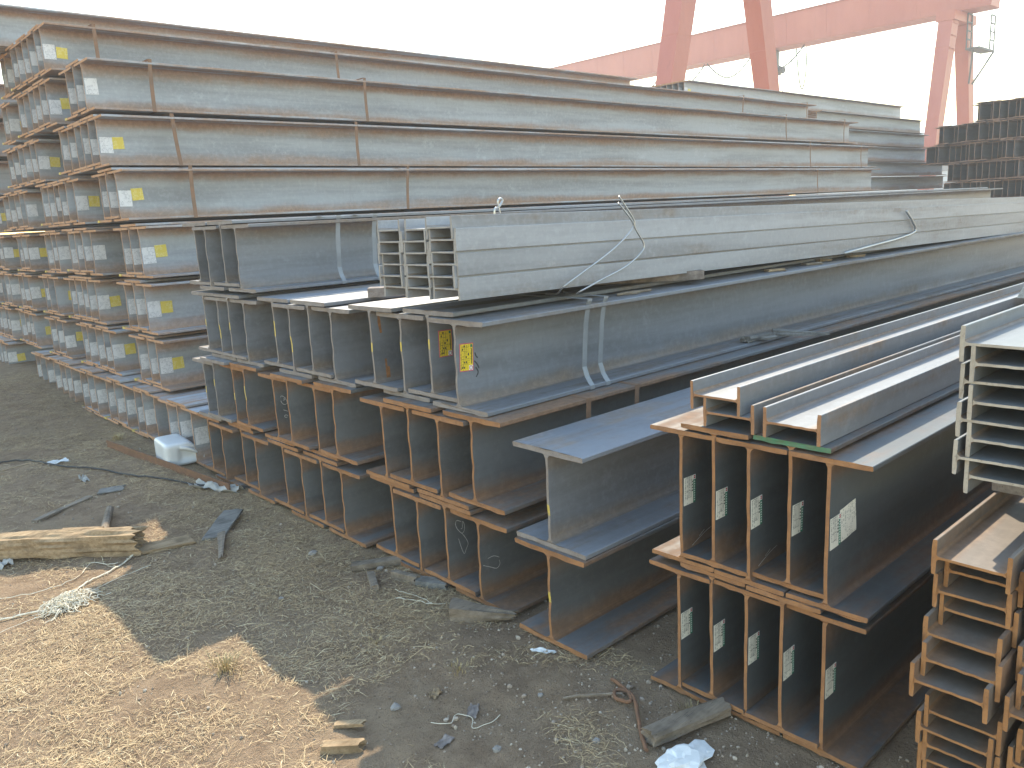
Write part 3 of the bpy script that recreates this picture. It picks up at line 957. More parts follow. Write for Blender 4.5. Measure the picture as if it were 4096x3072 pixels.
# distant shed behind the right-hand crane legs
shed = empty('warehouse', (86, 30, 0)); tag(shed, 'distant pale warehouse roof behind the right crane legs', 'building')
SHED_W = plain('shed_wall_sheet', (0.42, 0.45, 0.47), 0.6); SHED_R = plain('shed_roof_sheet', (0.62, 0.64, 0.65), 0.45, 0.1, 1)
mb = MB(); mb.box(-4, 22, -14, 14, 0, 7.2); obj('wall', mb.mesh('wall', [SHED_W]), shed)
mb = MB()
mb.add([(-4.6, -15, 7.0), (9, -15, 8.6), (9, 15, 8.6), (-4.6, 15, 7.0), (22.6, -15, 7.0), (22.6, 15, 7.0)], [(0, 1, 2, 3), (1, 4, 5, 2), (0, 4, 1), (3, 2, 5)])
roof = obj('roof', mb.mesh('roof', [SHED_R]), shed)
mb = MB()
for k in range(31):
    y = -15+k*1.0
    mb.bar((-4.6, y, 7.03), (9, y, 8.63), 0.12, 0.08)
obj('roof_rib', mb.mesh('roof_rib', [SHED_R]), roof)
for k in range(5):
    mb = MB(); mb.box(-4.08, -4.0, -12+k*5, -9.5+k*5, 3.6, 5.4); obj('window', mb.mesh('window', [plain('shed_glass', (0.08, 0.1, 0.12), 0.15)]), shed)

# ------------------------------------------------------------------ loose things
WOOD_D = wood_mat('weathered_wood', (0.165, 0.135, 0.105), (0.245, 0.20, 0.155))
WOOD_T = wood_mat('tan_rotten_wood', (0.235, 0.165, 0.098), (0.36, 0.265, 0.165))
WOOD_G = wood_mat('grey_wood', (0.15, 0.145, 0.135), (0.215, 0.205, 0.19))
STONE = plain('stone', (0.27, 0.25, 0.23), 0.9, 0.3, 25)
FOAM = plain('white_foam', (0.70, 0.71, 0.70), 0.8, 0.12, 40)
PLASTIC = plain('white_plastic', (0.62, 0.64, 0.66), 0.35, 0.12, 6, spec=0.5)
RUSTY = cut_mat('rusty_flat_bar', (0.20, 0.105, 0.06), (0.15, 0.085, 0.055))
WIRE = plain('bright_wire', (0.42, 0.43, 0.44), 0.28, 0.1, 30, spec=0.6, metal=0.7)
CLOTH = plain('pale_cloth', (0.46, 0.44, 0.40), 0.9, 0.3, 25)
FIBRE = plain('white_fibre', (0.68, 0.62, 0.50), 0.8, 0.15, 60)

def rough_bar(p, q, w, h, seed, mat, n=14, amp=0.18, ragged=(0, 0), taper=(1, 1), m_=12):
    """irregular timber: a many-sided section, pushed about by noise, splintered ends"""
    p = Vector(p); q = Vector(q); d = q-p; L = d.length; d.normalize()
    r = d.cross(Vector((0, 0, 1))).normalized(); u = r.cross(d)
    rd = random.Random(seed)
    mb = MB(); vs = []
    spl0 = [rd.uniform(0, 1) for _ in range(m_)]; spl1 = [rd.uniform(0, 1) for _ in range(m_)]
    for i in range(n+1):
        f = i/n
        tp = taper[0]+(taper[1]-taper[0])*f
        for k in range(m_):
            a = 2*math.pi*(k+0.5)/m_
            # squarish section
            cx, cy = math.cos(a), math.sin(a)
            sq = 1/max(abs(cx), abs(cy))
            sq = 1+(sq-1)*0.8
            x = cx*sq*w/2*tp; y = cy*sq*h/2*tp
            nn = mnoise.noise(Vector((f*L*7+seed, k*1.7, 0.3)))*amp + mnoise.noise(Vector((f*L*1.5, k*0.9, seed)))*amp*0.8
            along = f*L
            if i == 0: along -= spl0[k]*ragged[0]
            if i == n: along += spl1[k]*ragged[1]
            vs.append(p+d*along+r*(x*(1+nn))+u*(y*(1+nn)+0))
    fs = []
    for i in range(n):
        for k in range(m_):
            fs.append((i*m_+k, i*m_+(k+1) % m_, (i+1)*m_+(k+1) % m_, (i+1)*m_+k))
    b0 = len(vs); vs.append(p-d*ragged[0]*0.2); vs.append(q-d*ragged[1]*0.3)
    for k in range(m_):
        fs.append((b0, (k+1) % m_, k)); fs.append((b0+1, n*m_+k, n*m_+(k+1) % m_))
    mb.add(vs, fs)
    return mb

def centred(name, mb, mats, label, cat, group=None, smooth=False):
    """put the object's origin at the base of its geometry"""
    a = np.array(mb.v); c = (a.min(0)+a.max(0))/2; c[2] = a[:, 2].min()
    mb.v = [tuple(v) for v in a-c]
    o = obj(name, mb.mesh(name, mats, smooth), None, tuple(c))
    return tag(o, label, cat, group)

# rotten timber in the sun
g0 = gz(0.95, 4.5)
log = empty('timber', (0.95, 4.5, g0)); tag(log, 'thick rotten tan timber with a splintered end lying on the ground', 'timber')
def part_local(name, mb, root, mats, smooth=False):
    mb.v = [(x-root.location.x, y-root.location.y, z-root.location.z) for x, y, z in mb.v]
    return obj(name, mb.mesh(name, mats, smooth), root)
mb = rough_bar((0.655, 4.80, g0+0.064), (1.17, 4.30, g0+0.060), 0.145, 0.130, 3, WOOD_T, 46, 0.20, (0.02, 0.09), (0.90, 1.0), 30)
part_local('body', mb, log, [WOOD_T])
for k in range(9):
    rd = random.Random(k+40)
    a = Vector((1.14, 4.33, g0+0.03+0.085*rd.random())); dv = Vector((0.72, -0.69, rd.uniform(-.15, .2))).normalized()
    a += Vector((0.69, 0.72, 0))*rd.uniform(-.05, .05)
    mb = MB(); mb.tube([a, a+dv*rd.uniform(.03, .06), a+dv*rd.uniform(.07, .13)], [0.012, 0.008, 0.001], 5)
    part_local('splinter', mb, log, [WOOD_T])
# cracks: long slivers standing proud of the top face
for k in range(6):
    rd = random.Random(k+90); f = rd.uniform(0.05, 0.6)
    p = Vector((0.655, 4.80, 0)).lerp(Vector((1.17, 4.30, 0)), f); q = Vector((0.655, 4.80, 0)).lerp(Vector((1.17, 4.30, 0)), min(1, f+rd.uniform(.2, .4)))
    off = Vector((0.69, 0.72, 0))*rd.uniform(-.05, .05); zz = g0+0.118+rd.uniform(-.004, .004)
    mb = MB(); mb.bar((p.x+off.x, p.y+off.y, zz), (q.x+off.x, q.y+off.y, zz), rd.uniform(.012, .03), 0.008); part_local('sliver', mb, log, [WOOD_T])
centred('wood_piece', rough_bar((1.20, 4.27, gz(1.2, 4.27)+.012), (1.42, 4.22, gz(1.4, 4.2)+.012), 0.13, 0.02, 61, WOOD_T, 8, .2, (.02, .05)), [WOOD_T], 'flat tan wood scrap beside the splintered end of the rotten timber', 'wood')

# bleached fibre tangle and loose string
mb = MB()
rd = random.Random(8)
for k in range(170):
    c = Vector((0.76+rd.gauss(0, .032), 3.87+rd.gauss(0, .04), 0))
    pts = []
    a = rd.uniform(0, 6.28)
    for i in range(6):
        a += rd.uniform(-1.1, 1.1); c = c+Vector((math.cos(a), math.sin(a), 0))*rd.uniform(.008, .022)
        pts.append((c.x, c.y, gz(c.x, c.y)+rd.uniform(.004, .05)*max(0, 1-((c.x-.76)**2+(c.y-3.87)**2)/.02)+.005))
    mb.tube(curve_pts(pts, 3), rd.uniform(.0012, .0028), 4, caps=False)
centred('fibre_tangle', mb, [FIBRE], 'white frayed fibre tangle on the sunlit straw', 'fibre')
def ground_line(pts, dz=0.006, n=8):
    P = curve_pts([(x, y, 0) for x, y in pts], n)
    return [(p.x, p.y, gz(p.x, p.y)+dz+abs(mnoise.noise(Vector((p.x*20, p.y*20, 0))))*0.012) for p in P]
for pts, r_, nm in (([(0.30, 4.02), (0.55, 3.95), (0.72, 3.9), (0.88, 4.05), (1.02, 4.12), (1.14, 4.22), (1.2, 4.3), (1.13, 4.33)], 0.0048, 'thick white frayed rope running from timber end to the fibre tangle'),
                    ([(0.40, 4.25), (0.66, 4.13), (0.86, 4.16), (0.97, 4.30), (1.03, 4.22), (1.07, 4.20)], 0.0018, 'thin white string looping in front of the rotten timber'),
                    ([(0.30, 3.75), (0.55, 3.84), (0.75, 3.88), (1.0, 3.98), (1.17, 4.02)], 0.0015, 'thin white string crossing the fibre tangle')):
    mb = MB(); P = ground_line(pts)
    mb.tube(P, r_, 5)
    for k in range(60 if r_ > .004 else 0):
        p = Vector(random.choice(P)); q = p+Vector((random.uniform(-.03, .03), random.uniform(-.03, .03), random.uniform(.0, .02)))
        mb.tube([p, q], .0011, 4, caps=False)
    centred('string', mb, [FIBRE], nm, 'string', 'white strings by the timber')

# white jerrycan on its side
def jerrycan():
    z0 = gz(1.95, 5.78)
    ang = math.radians(-6)
    root = empty('jerrycan', (2.000, 5.845, z0), (0, 0, ang)); tag(root, 'white plastic jerrycan lying on its side against the beams', 'jerrycan')
    bm = bmesh.new()
    bmesh.ops.create_cube(bm, size=1.0)
    bmesh.ops.subdivide_edges(bm, edges=bm.edges[:], cuts=11, use_grid_fill=True)
    for v in bm.verts:
        x, y, z = v.co*2   # -1..1
        # rounded box
        e = 9.0
        n_ = (abs(x)**e+abs(y)**e+abs(z)**e)**(1/e)
        mx = max(abs(x), abs(y), abs(z))
        k = mx/n_ if n_ else 1
        x, y, z = x*k, y*k, z*k
        # shoulder narrows to the neck end (+x), leaning down
        s_ = max(0, (x-0.38)/0.62)
        y = y*(1-0.22*s_**1.3)-0.16*s_**1.3; z = z*(1-0.50*s_**1.2)-0.38*s_**1.2
        # pressed-in side panel facing the camera (-y)
        if y < -0.6:
            d = max(abs(x-0.25)/0.55, abs(z+0.05)/0.50)
            if d < 1: y += 0.13*(1-d**6)
        # dent on the shoulder
        dd = (x-0.55)**2+(z-0.5)**2
        z -= 0.10*math.exp(-dd/0.06)
        v.co = Vector((x*0.125, y*0.175, z*0.088+0.088))
    me = bpy.data.meshes.new('body'); bm.to_mesh(me); bm.free()
    me.materials.append(PLASTIC); me.polygons.foreach_set('use_smooth', [True]*len(me.polygons))
    o = obj('body', me, root); md = o.modifiers.new('sub', 'SUBSURF'); md.levels = 1; md.render_levels = 1
    mb = MB()
    n = 16
    nb = Vector((0.105, -0.135, 0.050)); nd = Vector((0.85, -0.45, -0.12)).normalized()
    e1 = nd.cross(Vector((0, 0, 1))).normalized(); e2 = e1.cross(nd)
    rings = []
    for (r_, a_) in ((0.034, 0.0), (0.028, 0.02), (0.028, 0.045), (0.022, 0.046), (0.021, 0.01)):
        rings.append([nb+nd*a_+(e1*math.cos(2*math.pi*k/n)+e2*math.sin(2*math.pi*k/n))*r_ for k in range(n)])
    vs = [p for r_ in rings for p in r_]
    mb.add(vs, [(i_*n+k, i_*n+(k+1) % n, (i_+1)*n+(k+1) % n, (i_+1)*n+k) for i_ in range(4) for k in range(n)])
    obj('neck', mb.mesh('neck', [PLASTIC], True), root)
    mb = MB(); mb.tube(curve_pts([(-0.02, -0.168, 0.140), (0.02, -0.176, 0.128), (0.07, -0.176, 0.100), (0.10, -0.160, 0.072)], 5), 0.014, 9)
    obj('handle', mb.mesh('handle', [PLASTIC], True), root)
jerrycan()

# rusty flat bar leaning on edge, cable, boards and scraps
P0 = Vector((1.765, 6.70, gz(1.765, 6.7)+.03)); P1 = Vector((1.945, 4.85, gz(1.945, 4.85)+.03))
mb = MB(); mb.bar(P0, P1, 0.008, 0.062)
centred('flat_bar', mb, [RUSTY], 'long rusty flat steel bar lying on edge below the jerrycan', 'steel bar')
mb = MB(); mb.tube(ground_line([(1.0, 6.95), (1.19, 6.86), (1.30, 6.5), (1.52, 6.0), (1.72, 5.45), (1.86, 5.1), (2.02, 4.86), (2.2, 4.7)], 0.012), 0.007, 6)
centred('cable', mb, [CABLE], 'dark cable snaking over the ground from left to the beams', 'cable')
def board(p, q, w, t, mat, label, seed=1, tilt=0.0, dz=0.0):
    a = Vector((p[0], p[1], gz(*p)+t/2+dz)); c = Vector((q[0], q[1], gz(*q)+t/2+dz+tilt))
    return centred('board', rough_bar(a, c, w, t, seed, mat, 8, .10, (.01, .02)), [mat], label, 'board', 'scrap boards on the ground')
board((1.53, 4.13), (1.78, 4.43), 0.115, 0.016, WOOD_G, 'grey flat board lying on the dirt left of the middle stack', 21, 0.02)
board((0.93, 5.25), (1.28, 5.46), 0.045, 0.016, WOOD_D, 'long thin board lying above the rotten timber', 22)
board((0.98, 6.62), (1.32, 6.72), 0.03, 0.012, WOOD_T, 'thin pale lath beside the dark cable at far left', 23)
board((1.38, 5.58), (1.50, 5.52), 0.11, 0.012, WOOD_G, 'small square grey board between cable and timber', 24)
board((1.84, 3.23), (2.03, 3.11), 0.055, 0.03, WOOD_D, 'weathered plank end touching the base of the middle stack', 25, 0.01)
board((1.77, 2.93), (1.84, 3.07), 0.035, 0.03, WOOD_D, 'short wood stub lowest of the scraps by middle stack', 26)
board((1.915, 2.99), (1.95, 2.87), 0.035, 0.04, WOOD_D, 'upright-looking wood stub between plank end and brick-like block', 27)
board((1.955, 2.86), (2.03, 2.74), 0.06, 0.03, WOOD_G, 'grey block like a brick near the base of the middle stack', 28)
board((0.70, 6.95), (1.0, 7.0), 0.05, 0.04, RUSTY, 'rusty angle piece at the left edge', 29)
board((1.05, 2.13), (1.13, 2.05), 0.04, 0.03, WOOD_T, 'pale wood block on the sunlit straw near the bottom edge', 30)
board((1.14, 2.21), (1.19, 2.13), 0.028, 0.012, WOOD_T, 'slim pale chip beside the sunlit wood block', 31, 0.02)
centred('stake', rough_bar((1.46, 3.86, gz(1.46, 3.86)+.02), (1.56, 4.08, gz(1.56, 4.08)+.03), 0.045, 0.03, 71, WOOD_D, 10, .2, (.05, .02), (0.5, 1)), [WOOD_D], 'pointed wood stake below the grey flat board', 'stake')
mb = MB(); a = Vector((1.14, 4.66, gz(1.14, 4.66)+.03)); mb.tube([a, (1.28, 5.02, gz(1.28, 5.02)+.035)], 0.022, 10)
centred('round_stick', mb, [WOOD_D], 'round stick sticking up from behind the rotten timber', 'stick')
# weathered split timber by the front right stack
mb = rough_bar((1.775, 1.395, gz(1.78, 1.39)+.028), (2.05, 1.318, gz(2.05, 1.32)+.035), 0.075, 0.045, 33, WOOD_D, 18, .2, (.02, .02), (.95, .9), 16)
centred('split_timber', mb, [WOOD_D], 'weathered split timber poking out from under the front right stack', 'timber')
for k, off in enumerate((-0.012, 0.014)):
    pass
mb = MB(); mb.tube(ground_line([(1.945, 1.70), (1.915, 1.60), (1.88, 1.565), (1.86, 1.61), (1.90, 1.64), (1.915, 1.585), (1.84, 1.50), (1.78, 1.44), (1.725, 1.375)], 0.012), 0.0065, 7)
centred('hooked_rod', mb, [RUSTY], 'rusty steel rod with a hooked end on the ground', 'rod')
mb = MB(); mb.tube(ground_line([(1.75, 1.75), (1.83, 1.68), (1.90, 1.615)], 0.010), 0.005, 6)
centred('twig', mb, [WOOD_D], 'dark straight twig pointing at the hooked rod', 'twig')

def lump(c, r, seed, flat=0.6, n=2, amp=0.35):
    bm = bmesh.new(); bmesh.ops.create_icosphere(bm, subdivisions=n, radius=1)
    mb = MB()
    for v in bm.verts:
        k = 1+amp*mnoise.noise(v.co*1.6+Vector((seed*3.1, 0, 0)))+amp*.5*mnoise.noise(v.co*4+Vector((0, seed*1.7, 0)))
        p = v.co*k
        mb.v.append((c[0]+p.x*r[0], c[1]+p.y*r[1], c[2]+p.z*r[2]))
    for f in bm.faces: mb.f.append(tuple(v.index for v in f.verts)); mb.m.append(0)
    bm.free()
    return mb
centred('foam_chunk', lump((1.765, 1.262, gz(1.765, 1.26)+.015), (.085, .06, .016), 4, n=3, amp=.75), [FOAM], 'broken white foam chunk at the bottom edge', 'foam')
centred('foam_crumb', lump((1.84, 1.235, gz(1.84, 1.235)+.006), (.015, .008, .01), 5), [FOAM], 'small white foam crumb beside the foam chunk', 'foam')
centred('root_stump', rough_bar((1.845, 2.47, gz(1.84, 2.47)+.03), (2.0, 2.30, gz(2, 2.3)+.03), 0.085, 0.07, 35, WOOD_D, 16, .55, (.01, .05), (1.0, .35), 12), [WOOD_D], 'knotty brown root stump in front of the middle stack', 'root')
for k, (x, y, r_, lab) in enumerate(((1.79, 3.52, .035, 'grey stone below the middle bundle of the middle stack'), (1.93, 3.13, .028, 'bluish stone by the plank end under middle stack'),
                                     (1.72, 1.83, .018, 'pale pebble on bare dirt in front of the single rusty beam'), (1.42, 1.72, .025, 'grey stone in shade near the bottom middle'),
                                     (1.33, 2.14, .03, 'grey stone at the tip of the sunlit wedge'), (1.45, 3.2, .022, 'pale stone on the shaded dirt'), (1.66, 1.52, .022, 'yellowish stone left of the hooked rod'))):
    centred('stone', lump((x, y, gz(x, y)+r_*.15), (r_*.65, r_*.55, r_*.4), k+20), [STONE], lab, 'stone', 'stones on the ground')

def rag(cx, cy, lx, ly, seed, mat, name, label, cat, zamp=0.03, ang=0.0, group=None):
    n = 10; mb = MB(); rd = random.Random(seed)
    vs = []
    for i in range(n):
        for j in range(n):
            u = (i/(n-1)-.5)*lx*(1+.25*mnoise.noise(Vector((j*.4, seed, 0)))); v = (j/(n-1)-.5)*ly*(1+.35*mnoise.noise(Vector((i*.5, 0, seed))))
            x = cx+u*math.cos(ang)-v*math.sin(ang); y = cy+u*math.sin(ang)+v*math.cos(ang)
            vs.append((x, y, gz(x, y)+.004+zamp*max(0, .25+mnoise.noise(Vector((i*.45, j*.45, seed*2.3))))))
    o = n*n
    fs = []
    for i in range(n-1):
        for j in range(n-1):
            fs.append((i*n+j, (i+1)*n+j, (i+1)*n+j+1, i*n+j+1))
    mb.add(vs, fs)
    mb.add([(x, y, z-.0015) for x, y, z in vs], [f[::-1] for f in fs])
    return centred(name, mb, [mat], label, cat, group, True)
rag(1.915, 4.98, .10, .34, 3, CLOTH, 'torn_cloth', 'pale torn cloth strip draped over the end of the rusty flat bar', 'cloth', 0.06, 0.5)
rag(1.37, 6.53, .14, .10, 5, FOAM, 'paper_scrap', 'white paper scrap beyond the dark cable', 'paper', 0.02)
rag(1.38, 5.92, .05, .08, 9, CLOTH, 'plastic_wrapper', 'small crumpled grey wrapper below the dark cable', 'wrapper', 0.04)
rag(0.645, 4.66, .10, .07, 6, CLOTH, 'plastic_bag_scrap', 'crumpled grey plastic at the left end of the rotten timber', 'plastic', 0.05)
rag(1.925, 2.02, .025, .09, 7, FOAM, 'plastic_scrap', 'thin white plastic scrap under the edge of single rusty beam', 'plastic', 0.012, 0.6)
rag(1.50, 1.93, .07, .035, 11, DUN, 'bark_scrap', 'flat pale bark scrap on the dirt at bottom middle', 'bark', 0.01, 0.7)
rag(1.47, 2.10, .045, .035, 12, WOOD_T, 'dry_leaf', 'small brown dry leaf on the shaded dirt', 'leaf', 0.02, 0.3)
rag(1.33, 1.87, .06, .035, 13, DUN, 'bark_scrap', 'torn grey bark scrap nearest the bottom edge', 'bark', 0.01, 0.2)
mb = MB(); mb.tube(ground_line([(1.36, 1.98), (1.40, 1.93), (1.45, 1.955), (1.47, 1.90), (1.44, 1.86), (1.50, 1.84), (1.55, 1.85)], .005), .0013, 5)
centred('string', mb, [FIBRE], 'short white string curl on the dirt at bottom middle', 'string', 'white strings by the timber')
mb = MB(); mb.tube(ground_line([(1.78, 2.79), (1.83, 2.70), (1.86, 2.62), (1.91, 2.60)], .006), .0018, 5); mb.tube(ground_line([(1.83, 2.86), (1.86, 2.74), (1.86, 2.63)], .008), .0012, 5)
centred('string', mb, [FIBRE], 'forked white string left of the root stump', 'string', 'white strings by the timber')

# bits lying on the beams
BZ = 0.828+0.385+0.0012
for k, (x, y, l, lab) in enumerate(((4.38, 2.52, .10, 'pale flat chip on the upper flange, nearest of the row'), (4.86, 2.54, .11, 'crumpled grey bark bit on the upper front beam'),
                                    (5.16, 2.60, .07, 'small yellowish bit beyond the crumpled bark on upper beam'), (5.55, 2.58, .12, 'flat pale chip farthest along the upper front beam'))):
    centred('bark_bit', rough_bar((x, y, BZ+.008), (x+l, y-.04, BZ+.008), .05, .014, 80+k, WOOD_D, 6, .4, (.01, .02)), [WOOD_T if k != 1 else WOOD_D], lab, 'bark', 'bits on the upper front beam')
mb = MB(); mb.tube(curve_pts([(3.00, 2.52, BZ+.006), (3.06, 2.49, BZ+.012), (3.13, 2.50, BZ+.009), (3.2, 2.47, BZ+.012)], 4), .007, 6); mb.tube([(3.03, 2.51, BZ+.006), (3.1, 2.47, BZ+.008)], .005, 5)
centred('twig', mb, [WOOD_D], 'forked dry twig on the upper front beam beyond the bands', 'twig')
BZ2 = 0.828+0.0192
centred('driftwood', rough_bar((4.02, 2.44, BZ2+.02), (4.20, 2.40, BZ2+.02), .06, .035, 91, WOOD_G, 8, .5, (.02, .04)), [WOOD_G], 'knobbly grey wood bit on the lower flange of front beam', 'wood', 'wood bits on the lower flange')
centred('driftwood', rough_bar((4.30, 2.42, BZ2+.022), (4.42, 2.19, BZ2+.016), .05, .035, 92, WOOD_G, 10, .5, (.02, .06), (1.0, .5)), [WOOD_G], 'forked grey wood bit hanging over the lower flange of front beam', 'wood', 'wood bits on the lower flange')
# concrete block on the small beams at the right edge
mb = MB()
mb.add([(4.56, 1.255, 1.0905), (4.86, 1.25, 1.0905), (4.85, 0.97, 1.0905), (4.55, 0.98, 1.0905), (4.585, 1.225, 1.176), (4.83, 1.22, 1.174), (4.82, 1.0, 1.177), (4.58, 1.01, 1.175)],
       [(0,1,2,3),(7,6,5,4),(0,4,5,1),(1,5,6,2),(2,6,7,3),(3,7,4,0)])
centred('concrete_block', mb, [plain('concrete', (0.42, 0.39, 0.34), 0.95, 0.35, 90, bump=0.6)], 'rough pale concrete block on the small beams at right edge', 'block')

# bent bright wires standing off the bundles
def wire(pts, r_, label):
    mb = MB(); mb.tube(curve_pts(pts, 7), r_, 7); return centred('bent_wire', mb, [WIRE], label, 'wire', 'bent wires on the middle stack', True)
wire([(2.72, 2.72, 1.2465), (2.64, 2.57, 1.262), (2.585, 2.47, 1.303), (2.72, 2.462, 1.362), (2.854, 2.455, 1.42), (2.96, 2.45, 1.475), (3.035, 2.45, 1.525), (3.045, 2.45, 1.555), (2.99, 2.45, 1.61), (2.94, 2.45, 1.65)], .0042, 'left bent wire rod crossing in front of the small pale beams')
wire([(2.82, 2.70, 1.2465), (2.74, 2.56, 1.249), (2.68, 2.462, 1.272), (2.82, 2.452, 1.313), (2.968, 2.445, 1.354), (3.075, 2.44, 1.405), (3.112, 2.44, 1.45), (3.05, 2.44, 1.53), (3.04, 2.44, 1.57), (2.985, 2.44, 1.63), (2.935, 2.44, 1.68)], .0042, 'right bent wire rod crossing in front of the small pale beams')
wire([(5.52, 2.64, 1.2465), (5.33, 2.49, 1.262), (5.75, 2.48, 1.288), (6.10, 2.48, 1.308), (6.38, 2.48, 1.335), (6.44, 2.48, 1.365), (6.37, 2.48, 1.43), (6.256, 2.48, 1.502)], .009, 'single white bent wire rod standing near the right edge')
wire([(2.58, 2.90, 1.628), (2.585, 2.90, 1.655), (2.61, 2.90, 1.662), (2.635, 2.90, 1.69), (2.62, 2.90, 1.70), (2.605, 2.90, 1.685), (2.615, 2.90, 1.63)], .005, 'small wire loop standing on the pack of small beams')

# ------------------------------------------------------------------ straw, pebbles and dry tufts
def straw_field():
    N = 230000
    xs = rng.uniform(-0.6, 2.12, N*2); ys = 0.75+ (rng.uniform(0, 1, N*2)**1.5)*10.0
    keep = []
    for i in range(len(xs)):
        d = 0.42+1.0*mnoise.noise(Vector((xs[i]*1.3, ys[i]*1.3, 9.0)))+0.8*mnoise.noise(Vector((xs[i]*4, ys[i]*4, 3.0)))
        if xs[i] > 1.25 and ys[i] < 2.3: d -= 0.42
        if xs[i] < 1.25 and ys[i] < 4.2: d += 0.12
        if 1.45 < xs[i] < 2.05 and ys[i] > 2.5: d += 0.75*(xs[i]-1.2)
        if xs[i] > 2.02 and ys[i] < 7: d -= 0.3
        if rng.random() < d: keep.append(i)
        if len(keep) >= N: break
    keep = np.array(keep); n = len(keep)
    x = xs[keep]; y = ys[keep]
    z = np.array([gz(a, b_) for a, b_ in zip(x, y)])
    L = rng.gamma(1.5, 0.013, n)+0.007
    L = np.minimum(L, 0.12)*np.where(rng.random(n) < 0.04, 2.0, 1.0)
    ang = rng.uniform(0, 2*np.pi, n)
    tilt = np.abs(rng.normal(0.05, 0.16, n))
    w = rng.uniform(0.0004, 0.0011, n)
    bend = rng.normal(0, 0.25, n)
    d1 = np.stack([np.cos(ang)*np.cos(tilt), np.sin(ang)*np.cos(tilt), np.sin(tilt)], 1)
    a2 = ang+bend
    d2 = np.stack([np.cos(a2)*np.cos(tilt), np.sin(a2)*np.cos(tilt), -np.sin(tilt)*0.5], 1)
    side = np.stack([-np.sin(ang), np.cos(ang), rng.uniform(-.5, .5, n)], 1)
    p0 = np.stack([x, y, z+rng.uniform(0.002, 0.010, n)], 1)
    p1 = p0+d1*(L/2)[:, None]; p2 = p1+d2*(L/2)[:, None]
    s_ = side*w[:, None]
    V = np.stack([p0-s_*.7, p0+s_*.7, p1-s_, p1+s_, p2-s_*.3, p2+s_*.3], 1).reshape(-1, 3)
    b_ = (np.arange(n)*6)[:, None]
    F = np.concatenate([b_+np.array([[0, 2, 3, 1]]), b_+np.array([[2, 4, 5, 3]])], 0)
    me = bpy.data.meshes.new('straw')
    me.from_pydata(V.tolist(), [], F.tolist())
    at = me.attributes.new('tone', 'FLOAT', 'POINT')
    at.data.foreach_set('value', np.repeat(rng.uniform(0, 1, n), 6).astype(np.float32))
    t = NT('dry_straw')
    an = t.node('ShaderNodeAttribute', attribute_name='tone')
    c = t.mix(t.ramp(an.outputs['Fac'], 0.05, 0.75, smooth=False), (0.235, 0.16, 0.095), (0.52, 0.385, 0.215))
    c = t.mix(t.ramp(an.outputs['Fac'], 0.88, 0.97), c, (0.64, 0.54, 0.35))
    me.materials.append(t.out(c, 0.7, 0.25))
    tag(obj('straw', me), 'dry straw and broken grass stems scattered over the dirt', 'straw', kind='stuff')
straw_field()

def pebbles():
    bm = bmesh.new(); bmesh.ops.create_icosphere(bm, subdivisions=1, radius=1)
    base = np.array([v.co[:] for v in bm.verts]); faces = np.array([[v.index for v in f.verts] for f in bm.faces]); bm.free()
    n = 5200
    x = rng.uniform(-0.5, 2.15, n); y = 0.75+rng.uniform(0, 1, n)**1.6*8
    m2 = rng.random(n) < 0.35
    x[m2] = rng.uniform(1.4, 2.6, m2.sum()); y[m2] = rng.uniform(0.8, 2.4, m2.sum())
    r = np.minimum(rng.gamma(1.5, 0.0015, n)+0.0012, 0.011)
    z = np.array([gz(a, b_) for a, b_ in zip(x, y)])+r*0.3
    sc = rng.uniform(0.6, 1.2, (n, 1, 3))
    jit = 1+rng.uniform(-.22, .22, (n, len(base), 1))
    V = base[None]*sc*jit*r[:, None, None]+np.stack([x, y, z], 1)[:, None]
    F = faces[None]+(np.arange(n)*len(base))[:, None, None]
    me = bpy.data.meshes.new('pebbles'); me.from_pydata(V.reshape(-1, 3).tolist(), [], F.reshape(-1, 3).tolist())
    at = me.attributes.new('tone', 'FLOAT', 'POINT'); at.data.foreach_set('value', np.repeat(rng.uniform(0, 1, n), len(base)).astype(np.float32))
    t = NT('pebble'); an = t.node('ShaderNodeAttribute', attribute_name='tone')
    c = t.mix(an.outputs['Fac'], (0.18, 0.135, 0.10), (0.41, 0.35, 0.285))
    me.materials.append(t.out(c, 0.9, 0.15))
    tag(obj('pebbles', me), 'small pebbles and dirt crumbs strewn over the ground', 'pebbles', kind='stuff')
pebbles()

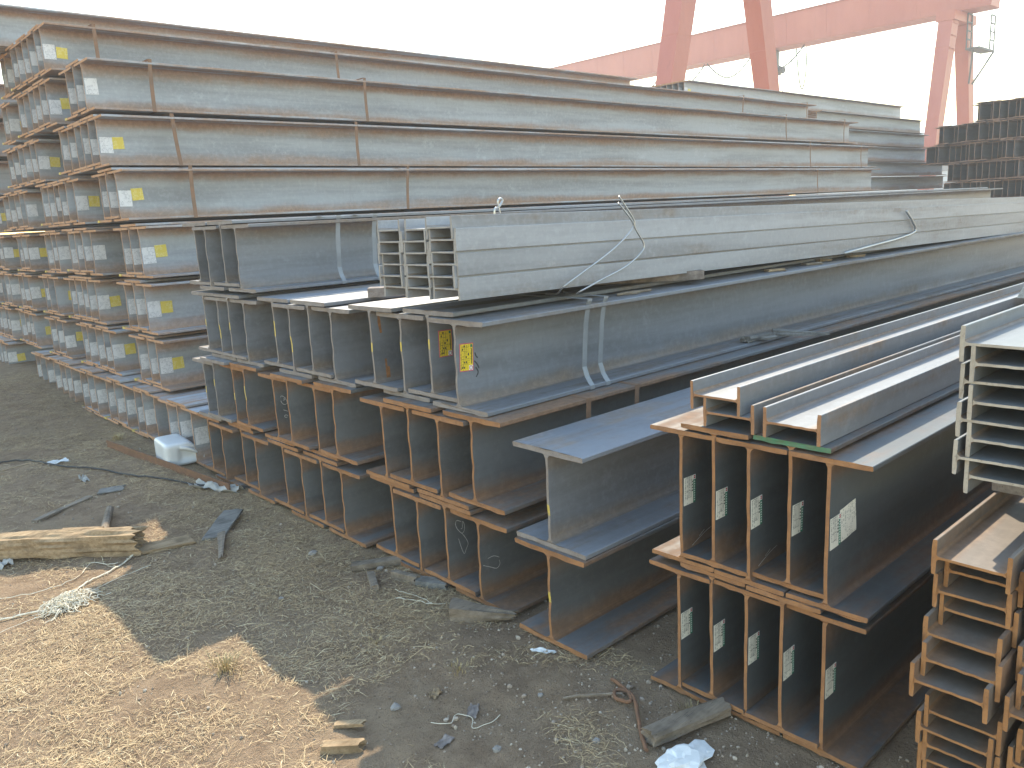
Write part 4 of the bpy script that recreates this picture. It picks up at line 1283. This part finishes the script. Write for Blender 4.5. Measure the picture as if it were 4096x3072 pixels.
STRAWM = plain('tuft_straw', (0.46, 0.36, 0.19), 0.7, 0.4, 30)
for k, (x, y, hgt, n, lab) in enumerate(((1.02, 2.80, .08, 90, 'dry yellow grass tuft at the shadow edge'), (1.99, 1.40, .035, 30, 'small dry grass tuft by the split timber'),
                                        (1.62, 2.15, .03, 40, 'flattened dry grass clump before the single rusty beam'), (1.52, 2.55, .025, 25, 'low dry tuft in the shaded dirt'), (1.9, 6.9, .08, 90, 'dry grass at the foot of the tall stack'))):
    mb = MB(); rd = random.Random(k+300)
    for i in range(n):
        a = rd.uniform(0, 6.28); rr = abs(rd.gauss(0, .03)); px, py = x+rr*math.cos(a), y+rr*math.sin(a)
        zz = gz(px, py); le = rd.uniform(.4, 1.0)*hgt; ou = rd.uniform(.1, .9)*le
        p0 = Vector((px, py, zz)); p1 = p0+Vector((math.cos(a)*ou*.4, math.sin(a)*ou*.4, le*.6)); p2 = p0+Vector((math.cos(a)*ou, math.sin(a)*ou, le*rd.uniform(.6, 1)))
        s_ = Vector((-math.sin(a), math.cos(a), 0))*.0016
        mb.add([p0-s_, p0+s_, p1+s_, p1-s_, p2], [(0, 1, 2, 3), (3, 2, 4)])
    centred('grass_tuft', mb, [STRAWM], lab, 'grass', 'dry grass tufts')

# ------------------------------------------------------------------ air
if HAZE > 0:
    mb = MB(); mb.box(-30, 115, -40, 70, -1.3, 12.2)
    hm = bpy.data.materials.new('haze_air'); hm.use_nodes = True
    nt = hm.node_tree
    for nd in list(nt.nodes):
        if nd.type != 'OUTPUT_MATERIAL': nt.nodes.remove(nd)
    pv = nt.nodes.new('ShaderNodeVolumePrincipled')
    pv.inputs['Color'].default_value = (0.93, 0.96, 1.0, 1)
    pv.inputs['Density'].default_value = HAZE
    pv.inputs['Anisotropy'].default_value = 0.2
    nt.links.new(pv.outputs[0], nt.nodes['Material Output'].inputs['Volume'])
    o = obj('haze', mb.mesh('haze', [hm]))
    tag(o, 'thin pale haze filling the air of the yard', 'haze', kind='stuff')
